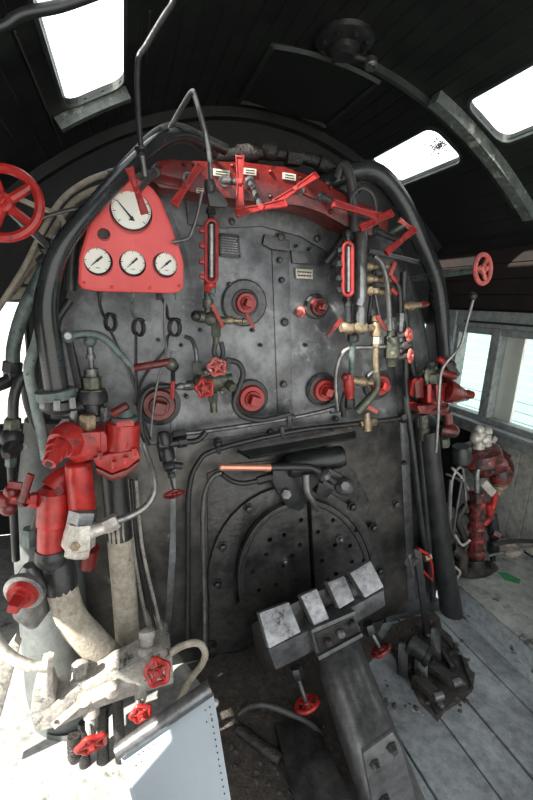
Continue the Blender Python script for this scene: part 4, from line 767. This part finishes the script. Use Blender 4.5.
for i, pts in enumerate(([(450,480,D),(449,520,D),(456,545,D)],[(452,468,D),(462,478,D),(470,492,D)],[(464,468,D),(460,490,D),(455,520,D),(453,540,D)],[(455,535,D+.04),(462,545,D+.04),(470,540,D+.03)],[(468,486,D),(456,478,D),(446,474,D)],[(452,565,D+.08),(460,572,D+.08),(455,580,D+.06)])):
    part(t,'oil_tube','silver' if i in (1,3,5) else 'greysteel',('t',pts,1.3))
single('motor', 'dark red cylindrical motor lying behind the pump beneath the window', 'motor', 'maroon', ('s',(494,450,-.3),(518,486,-.3),[(0,6),(.2,8.5),(.3,8),(.8,8),(1,4)],18))
pipe('rust_hose', 'thin rusty hose looping against the boarded wall under the window', 'redrust', 1.8, [(505,456,-.3),(522,458,-.3),(534,470,-.3),(532,482,-.3),(512,482,-.3)])
pipe('white_conduit', 'lower pale tube running right along the platform to the pump', 'steel', 1.3, [(488,556,.0),(500,553,.0),(520,549,0),(545,544,0)]); pipe('black_conduit', 'black tube over the pale tube, right of the pump', 'black', 2.3, [(492,545,.0),(515,541,0),(548,542,0)])
single('rag_heap', 'crumpled tan rag heap at the foot of the boarded wall', 'rags', 'cream', ('t',[onZ(495,542,.15),onZ(506,546,.165),onZ(516,548,.15)],[5,8,4]), ('t',[onZ(500,548,.145),onZ(511,552,.155),onZ(521,551,.14)],[4,6,3]))
single('dark_panel', 'black oblong panel hanging beside the thick right pipe', 'panel', 'black', ('p',[(408,308),(420,308),(432,380),(420,384)],-.12,.02,.003))
# hand brake handle with red grip near the floor right
t = thing('reach_lever', 'upright flat black lever standing on the pedal base at right', 'lever', onZ(430, 640, .01)); part(t,'bar','black',('b',(417,548,.12),(427,632,.16),7,3)); part(t,'pivot','greysteel',('s',(417,560,.12),(409,563,.16),[(0,3),(.6,3),(.6,4.5),(1,4.5)],10),('b',(409,554,.165),(413,575,.165),3,2)); part(t,'latch_grip','red',('t',[(418,549,.13),(428,554,.13),(432,566,.13),(432,580,.13),(423,571,.13)],1.5,8,None,False)); part(t,'brass_nut','brass',('h',(424,558,.12),(430,556,.12),4))
# ================================================================== PEDAL ASSEMBLY
z0 = .005
t = thing('pedal_stand', 'black cast foot pedal stand bolted on the floorboards', 'pedal stand', onZ(432, 690, 0))
def G(x, y, z=0.): return onZ(x, y, z)
b = MB(); b.prism([G(400,650,z0), G(424,628,z0), G(472,686,z0), G(436,716,z0)], V((0,0,.012)), .003); b.build('base_plate', 'grime', t)
k = sc(G(430,670,.05))
b = MB(); b.spin(G(409,642,.12), G(431,658,.10), [(0,9),(.04,11),(.2,11),(.22,9.5),(.78,9.5),(.8,11),(.96,11),(1,8)], 20); b.build('pivot_cylinder', 'black', t)
for (x, y) in ((403,655),(436,640)):
    MB().prism([G(x-5,y+20,.015), G(x+5,y+25,.015), G(x+5,y-7,.12), G(x+2,y-12,.128), G(x-3,y-14,.128), G(x-5,y-11,.12)], V((.016,.022,0)), .004).build('cheek_plate', 'black', t)
MB().prism([G(414,680,.015), G(428,684,.015), G(428,654,.11), G(414,648,.11)], V((.02,.04,0)), .005).build('web', 'black', t)
for (a, c) in (((414,676),(437,698)), ((430,664),(455,684))):
    p0, p1 = G(*a,.05), G(*c,.03); pd = MB().bar(p0, p1, 14, 8, .006, V((0,0,1)), 12).build('foot_pedal', 'grime', t)
    q = p1+V((0,0,.008)); MB().spin(q+V((-.02,0,0)), q+V((.02,0,0)), 4.5, 12).build('pedal_toe', 'greysteel', pd)
for (a, c) in (((440,648),(452,668)),((448,655),(458,650))): MB().bar(G(*a,.04), G(*c,.03), 4, 4, .002, V((0,0,1))).build('link', 'black', t)
MB().tube([G(430,626,.03), G(447,642,.04), G(455,652,.03), G(461,656,.02), G(472,688,.015)], 1.8, 8, None, False).build('tie_rod', 'black', t)
for x, y in ((408,668),(440,706),(462,684),(428,636)): q = G(x,y,.017); MB().spin(q, q+V((0,0,.012)), nut(3.4), 6).build('bolt', 'greysteel', t)
# ================================================================== STOKER CHUTE
t = thing('coal_chute', 'round grey steel coal chute rising from the floor to the firehole', 'chute', G(400, 760, 0))
b = MB(); b.spin((330,632,.25), G(396,812,.02), [(0,24),(.05,27),(1,27.5)], 36); b.build('barrel', 'greysteel', t)
pl = [(362,772),(394,736),(404,740),(420,800),(372,812)]
DF = .80
MB().slab([(363,754),(393,732),(402,748),(418,806),(376,822)], DF, .012, .003).build('foot_flange', 'greysteel', t)
for x, y in ((374,763),(391,746),(384,798)): q = B(x,y,DF); MB().spin(q, q+V((0,-.018,0)), [(0,6),(.3,6),(.3,4.4),(1,4)], 6).build('bolt', 'door', t)
D0 = .34
head = MB().prism([(262,618,D0-.04),(371,566,D0-.04),(385,590,D0+.0),(385,606,D0),(330,640,D0),(276,670,D0),(268,650,D0)], V((0,.12,-.13)), .006).build('chute_head', 'door', t)
MB().slab([(268,650),(304,633),(384,590),(386,606),(362,620),(320,648),(276,671)], D0+.02, .05, .006).build('front_face', 'plate2', head)
for q in ([(259,613),(289,602),(301,632),(269,649)],[(300.6,596),(317,588.5),(329.5,619),(314.5,626)],[(327.6,582.5),(344.5,575.6),(354.6,600),(339.6,609)],[(350,573),(370.7,560.6),(384,587),(365,598)]):
    MB().prism([(q[0][0],q[0][1],D0-.01),(q[1][0],q[1][1],D0-.01),(q[2][0],q[2][1],D0+.05),(q[3][0],q[3][1],D0+.05)], V((0,.03,-.02)), .003).build('wear_plate', 'bright', head)
MB().slab([(310.7,630),(354,611),(362,634),(318,659)], D0+.05, .06, .005).build('clamp_block', 'plate2', head)
MB().slab([(314,634),(354,616),(359,631),(320,653)], D0+.056, .01, .002).build('clamp_face', 'grime', head)
for a, c in (((311,631),(355,612)),((318,658),(362,634))): MB().bar((*a,D0+.062),(*c,D0+.062),4,4,.002).build('clamp_rail', 'plate2', head)
for x, y, r, m_ in ((327,640,4,'door'),(339.5,631.5,4.4,'bright'),(351,622,4,'door')): c = B(x,y,D0+.056); MB().spin(c, c+V((0,-.02,0)), nut(r), 6, sc(c)).build('clamp_bolt', m_, head)
c = B(322,636,D0+.058)
for lab, S, C, r in (('red oval wheel hanging below the left end of chute head', (296,672), (307,704), 11), ('dull red oval wheel below the right end of chute head', (369,628), (381,650), 9)):
    w = handwheel('', lab, (C[0],C[1],D0+.06), (S[0],S[1],D0+.02), r, 2.2, 'redd' if r < 10 else 'red', n=4, sr=2.2, parent=t)
    part(w,'gland_nut','black',('s',(S[0]-1,S[1]-5,D0+.01),(S[0]+2,S[1]+6,D0+.02),nut(6.5),6))
pipe('black_hose', 'black rubber hose curling over the floor left of the chute', 'hose', [3,3,3.2,3.2,2.8,2], [(240,714,.33),(252,706,.36),(270,706,.38),(308,722,.42),(328,738,.44),(357,745,.45)])
for q in ([(190,664),(262,646),(386,618),(372,660),(350,700),(360,830),(228,860),(212,700)], [(384,640),(392,626),(432,612),(476,676),(470,692),(438,722),(420,705)]):
    struct(MB().prism([G(x, y, .0035) for x, y in ragged(q)], V((0,0,.004))).build('floor_grime', 'rubble', smooth=False)).name = 'floor.004'
# clutter on the floor between cover and chute
single('steel_offcut', 'dark steel plate lying on the floor left of the chute', 'plate', 'door', ('p',[G(275,728,.02),G(312,722,.02),G(352,802,.02),G(295,808,.02)],.4,.008,.002))
single('short_bar', 'short dark reddish round bar lying beside the blue cover', 'bar', 'grime', ('s',G(238,728,.03),G(280,760,.03),[(0,5),(.05,6),(.95,6),(1,5)],14))
b = MB()
for i in range(170):
    x = random.uniform(225, 345); y = random.uniform(700, 800)
    if random.random() < .35: x, y = random.uniform(385, 470), random.uniform(628, 712)
    p = G(x, y, .005); s_ = random.uniform(.004, .014); bmesh.ops.create_icosphere(b.bm, subdivisions=1, radius=s_, matrix=Matrix.Translation(p+V((0,0,s_*.3))) @ Matrix.Rotation(random.random()*6, 4, 'Z') @ Matrix.Diagonal((1, random.uniform(.5,1), .6, 1)))
o = b.build('coal_crumbs', 'rubble', smooth=False); tag(o, 'scattered coal crumbs and grit lying on the floor around the chute', 'coal'); o['kind'] = 'stuff'
for lab, A, C in (('black upright pipe under the dusty valve bar, left one', (84,752), (90,812)), ('black upright pipe under the dusty valve bar, right one', (118,712), (122,775)), ('black upright pipe by the middle red wheel under the dusty bar', (103,735), (104,800))):
    pipe('drain_pipe', lab, 'grime', 5.5, [(A[0],A[1]-30,.28),(A[0],A[1],.30),(C[0],C[1],.33)], group='black drain pipes under the dusty bar')
# ================================================================== LOWER LEFT
pipe('cream_elbow', 'fat cream elbow pipe bending right below the red injector', 'cream', [13,14,14,15,15,14], [(57,560,.22),(62,588,.24),(72,618,.25),(92,642,.25),(112,662,.22),(126,680,.18)], fl=[('upper_sleeve','black',('s',(56,556,.22),(62,590,.24),[(0,14.5),(.1,16),(.9,15.5),(1,15)],18)),('bolt','black',('h',(50,560,.3),(51,572,.3),4))])
pipe('cream_pipe', 'fat cream upright pipe between the red injector and thin cables', 'cream', [11,11.5,12,12], [(116,478,.1),(119,530,.12),(125,600,.13),(129,660,.14)], fl=[('upper_sleeve','black',('s',(113,462,.1),(120,538,.12),12.6,18))])
t = thing('dusty_valve_bar', 'long dusty cast bar carrying small red wheels, lower left', 'valve bar', (100,720,.34))
part(t,'casting','dust',('p',[(31,716),(72,692),(118,672),(162,650),(172,654),(174,684),(140,694),(100,708),(62,726),(37,733)],.36,.09,.006))
part(t,'strap','cream',('b',(53,726,.372),(84,700,.372),7,3),('s',(84,699,.36),(84,699,.375),7,16),('b',(84,700,.372),(118,684,.372),12,3)); part(t,'hole','ink',('s',(56,722,.376),(56,722,.3785),1.8,12))
part(t,'left_lug','dust',('p',[(33,690),(50,684),(56,700),(50,710),(30,716)],.36,.07,.005)); part(t,'upright','silver',('s',(48,658,.37),(47,692,.36),[(0,5),(.5,4.5),(1,6)],12),('h',(49,655,.37),(48,664,.37),nut(6)))
for x, y in ((80,672),(147,640)): part(t,'top_stud','dust',('s',(x,y+14,.33),(x,y-12,.30),[(0,9),(.3,9),(.35,6.5),(.6,6.5),(.65,8),(.9,8),(1,4)],12))
for x, y, r in ((92,744,14),(141,713,10)): part(t,'gland','dust',('s',(x-1,y-40+(6 if r<12 else 0),.34),(x,y-10,.37),[(0,8),(.4,8),(.4,6),(.8,6),(1,4)],10))
part(t,'end_boss','silver',('s',(112,690,.37),(113,686,.41),[(0,8),(.5,7),(1,4)],12)); part(t,'dark_spring','grime',('s',(74,735,.34),(75,760,.34),[(0,6),(.2,7),(.3,5.5),(.4,7),(.5,5.5),(.6,7),(.7,5.5),(.8,7),(1,5)],12))
handwheel('', 'largest red lobed wheel under the dusty bar, lower left', (92,744,.42), (90,724,.37), 13, 2.5, 'red', n=5, lobe=.10, parent=t)
handwheel('', 'middle red lobed wheel under the dusty bar', (141,713,.42), (139,698,.37), 9, 2.1, 'red', n=5, lobe=.12, parent=t)
handwheel('', 'red lobed wheel at the right end of the dusty bar', (157.5,672,.42), (163,664,.36), 11, 2.5, 'red', n=5, lobe=.10, parent=t)
pipe('white_hose', 'pale looped pipe at the right end of the dusty bar', 'cream', 3.4, [(166,656,.35),(182,646,.35),(198,643,.35),(205,652,.35),(202,664,.34),(190,680,.32),(180,700,.3)])
pipe('silver_lever_pipe', 'thick silver-white pipe entering from the left edge', 'silver', [5,5,5.5,5.5,5], [(-14,612,.34),(-4,638,.35),(10,656,.36),(28,665,.37),(47,667,.37)])
t = thing('perforated_cover', 'pale blue sheet cover with rows of small holes, bottom left', 'cover', (170,800,.45))
MB().prism([(120,757,.46),(213,690,.44),(232,806,.62),(140,830,.64)], V((0,.012,-.004)), .002).build('sheet', 'blue', t)
MB().tube([(117,752,.46),(211,687,.44)], [7,8], 14, None, False).build('rolled_edge', 'greysteel', t)
b = MB()
def cov(u, v):
    q = [V(B(120,757,.46)), V(B(213,690,.44)), V(B(232,806,.62)), V(B(140,830,.64))]; return q[0].lerp(q[1], u).lerp(q[3].lerp(q[2], u), v)
nrm = (cov(1,0)-cov(0,0)).cross(cov(0,1)-cov(0,0)).normalized()
if nrm.dot(EYE-cov(.5,.5)) < 0: nrm = -nrm
for v, n in ((.13,18),(.24,16)):
    for i in range(n): u = .06+.88*i/(n-1); c = cov(u, v); b.spin(c+nrm*.001, c+nrm*.0025, .0026, 8, .8)
for i in range(14): c = cov(.94, .2+.75*i/13); b.spin(c+nrm*.001, c+nrm*.0025, .0026, 8, .8)
b.build('punched_holes', 'ink', t)
c = cov(1, .02); MB().ball((215,703,.45), 4).build('edge_stud', 'silver', t)
single('side_plank', 'dusty pale plank lying along the left edge on the floor', 'plank', 'dust', ('p',[(-20,690),(14,640),(20,646),(-6,740),(-20,760)],.28,.03,.004))
# ================================================================== LIGHT, CAMERA
w = bpy.data.worlds.new('sky'); SC.world = w; w.use_nodes = True; bg = w.node_tree.nodes['Background']; bg.inputs['Color'].default_value = (.98,.99,1,1); bg.inputs['Strength'].default_value = 2.6
sd = V((.94,.40,-.92)).normalized(); L = bpy.data.lights.new('sun', 'SUN'); L.energy = 19; L.angle = radians(.8); L.color = (1,.95,.86)
s = bpy.data.objects.new('sun', L); COL.objects.link(s); s.rotation_euler = sd.to_track_quat('-Z', 'Y').to_euler()
cd = bpy.data.cameras.new('camera'); cam = bpy.data.objects.new('camera', cd); COL.objects.link(cam); SC.camera = cam
cd.sensor_fit = 'VERTICAL'; cd.sensor_height = 24; cd.lens = F/800*24; cd.clip_start = .05
fw = ray(266.5, 400).normalized(); rt = (ray(366.5, 400)-ray(266.5, 400)).normalized(); up = rt.cross(fw)
cam.matrix_world = Matrix(((rt.x, up.x, -fw.x, EYE.x), (rt.y, up.y, -fw.y, EYE.y), (rt.z, up.z, -fw.z, EYE.z), (0,0,0,1)))
for o in bpy.data.objects:
    if 'w' in o: del o['w']
SC.view_settings.view_transform = 'Standard'; SC.view_settings.look = 'None'; SC.view_settings.exposure = 0; SC.view_settings.gamma = 1; SC.view_settings.use_curve_mapping = False
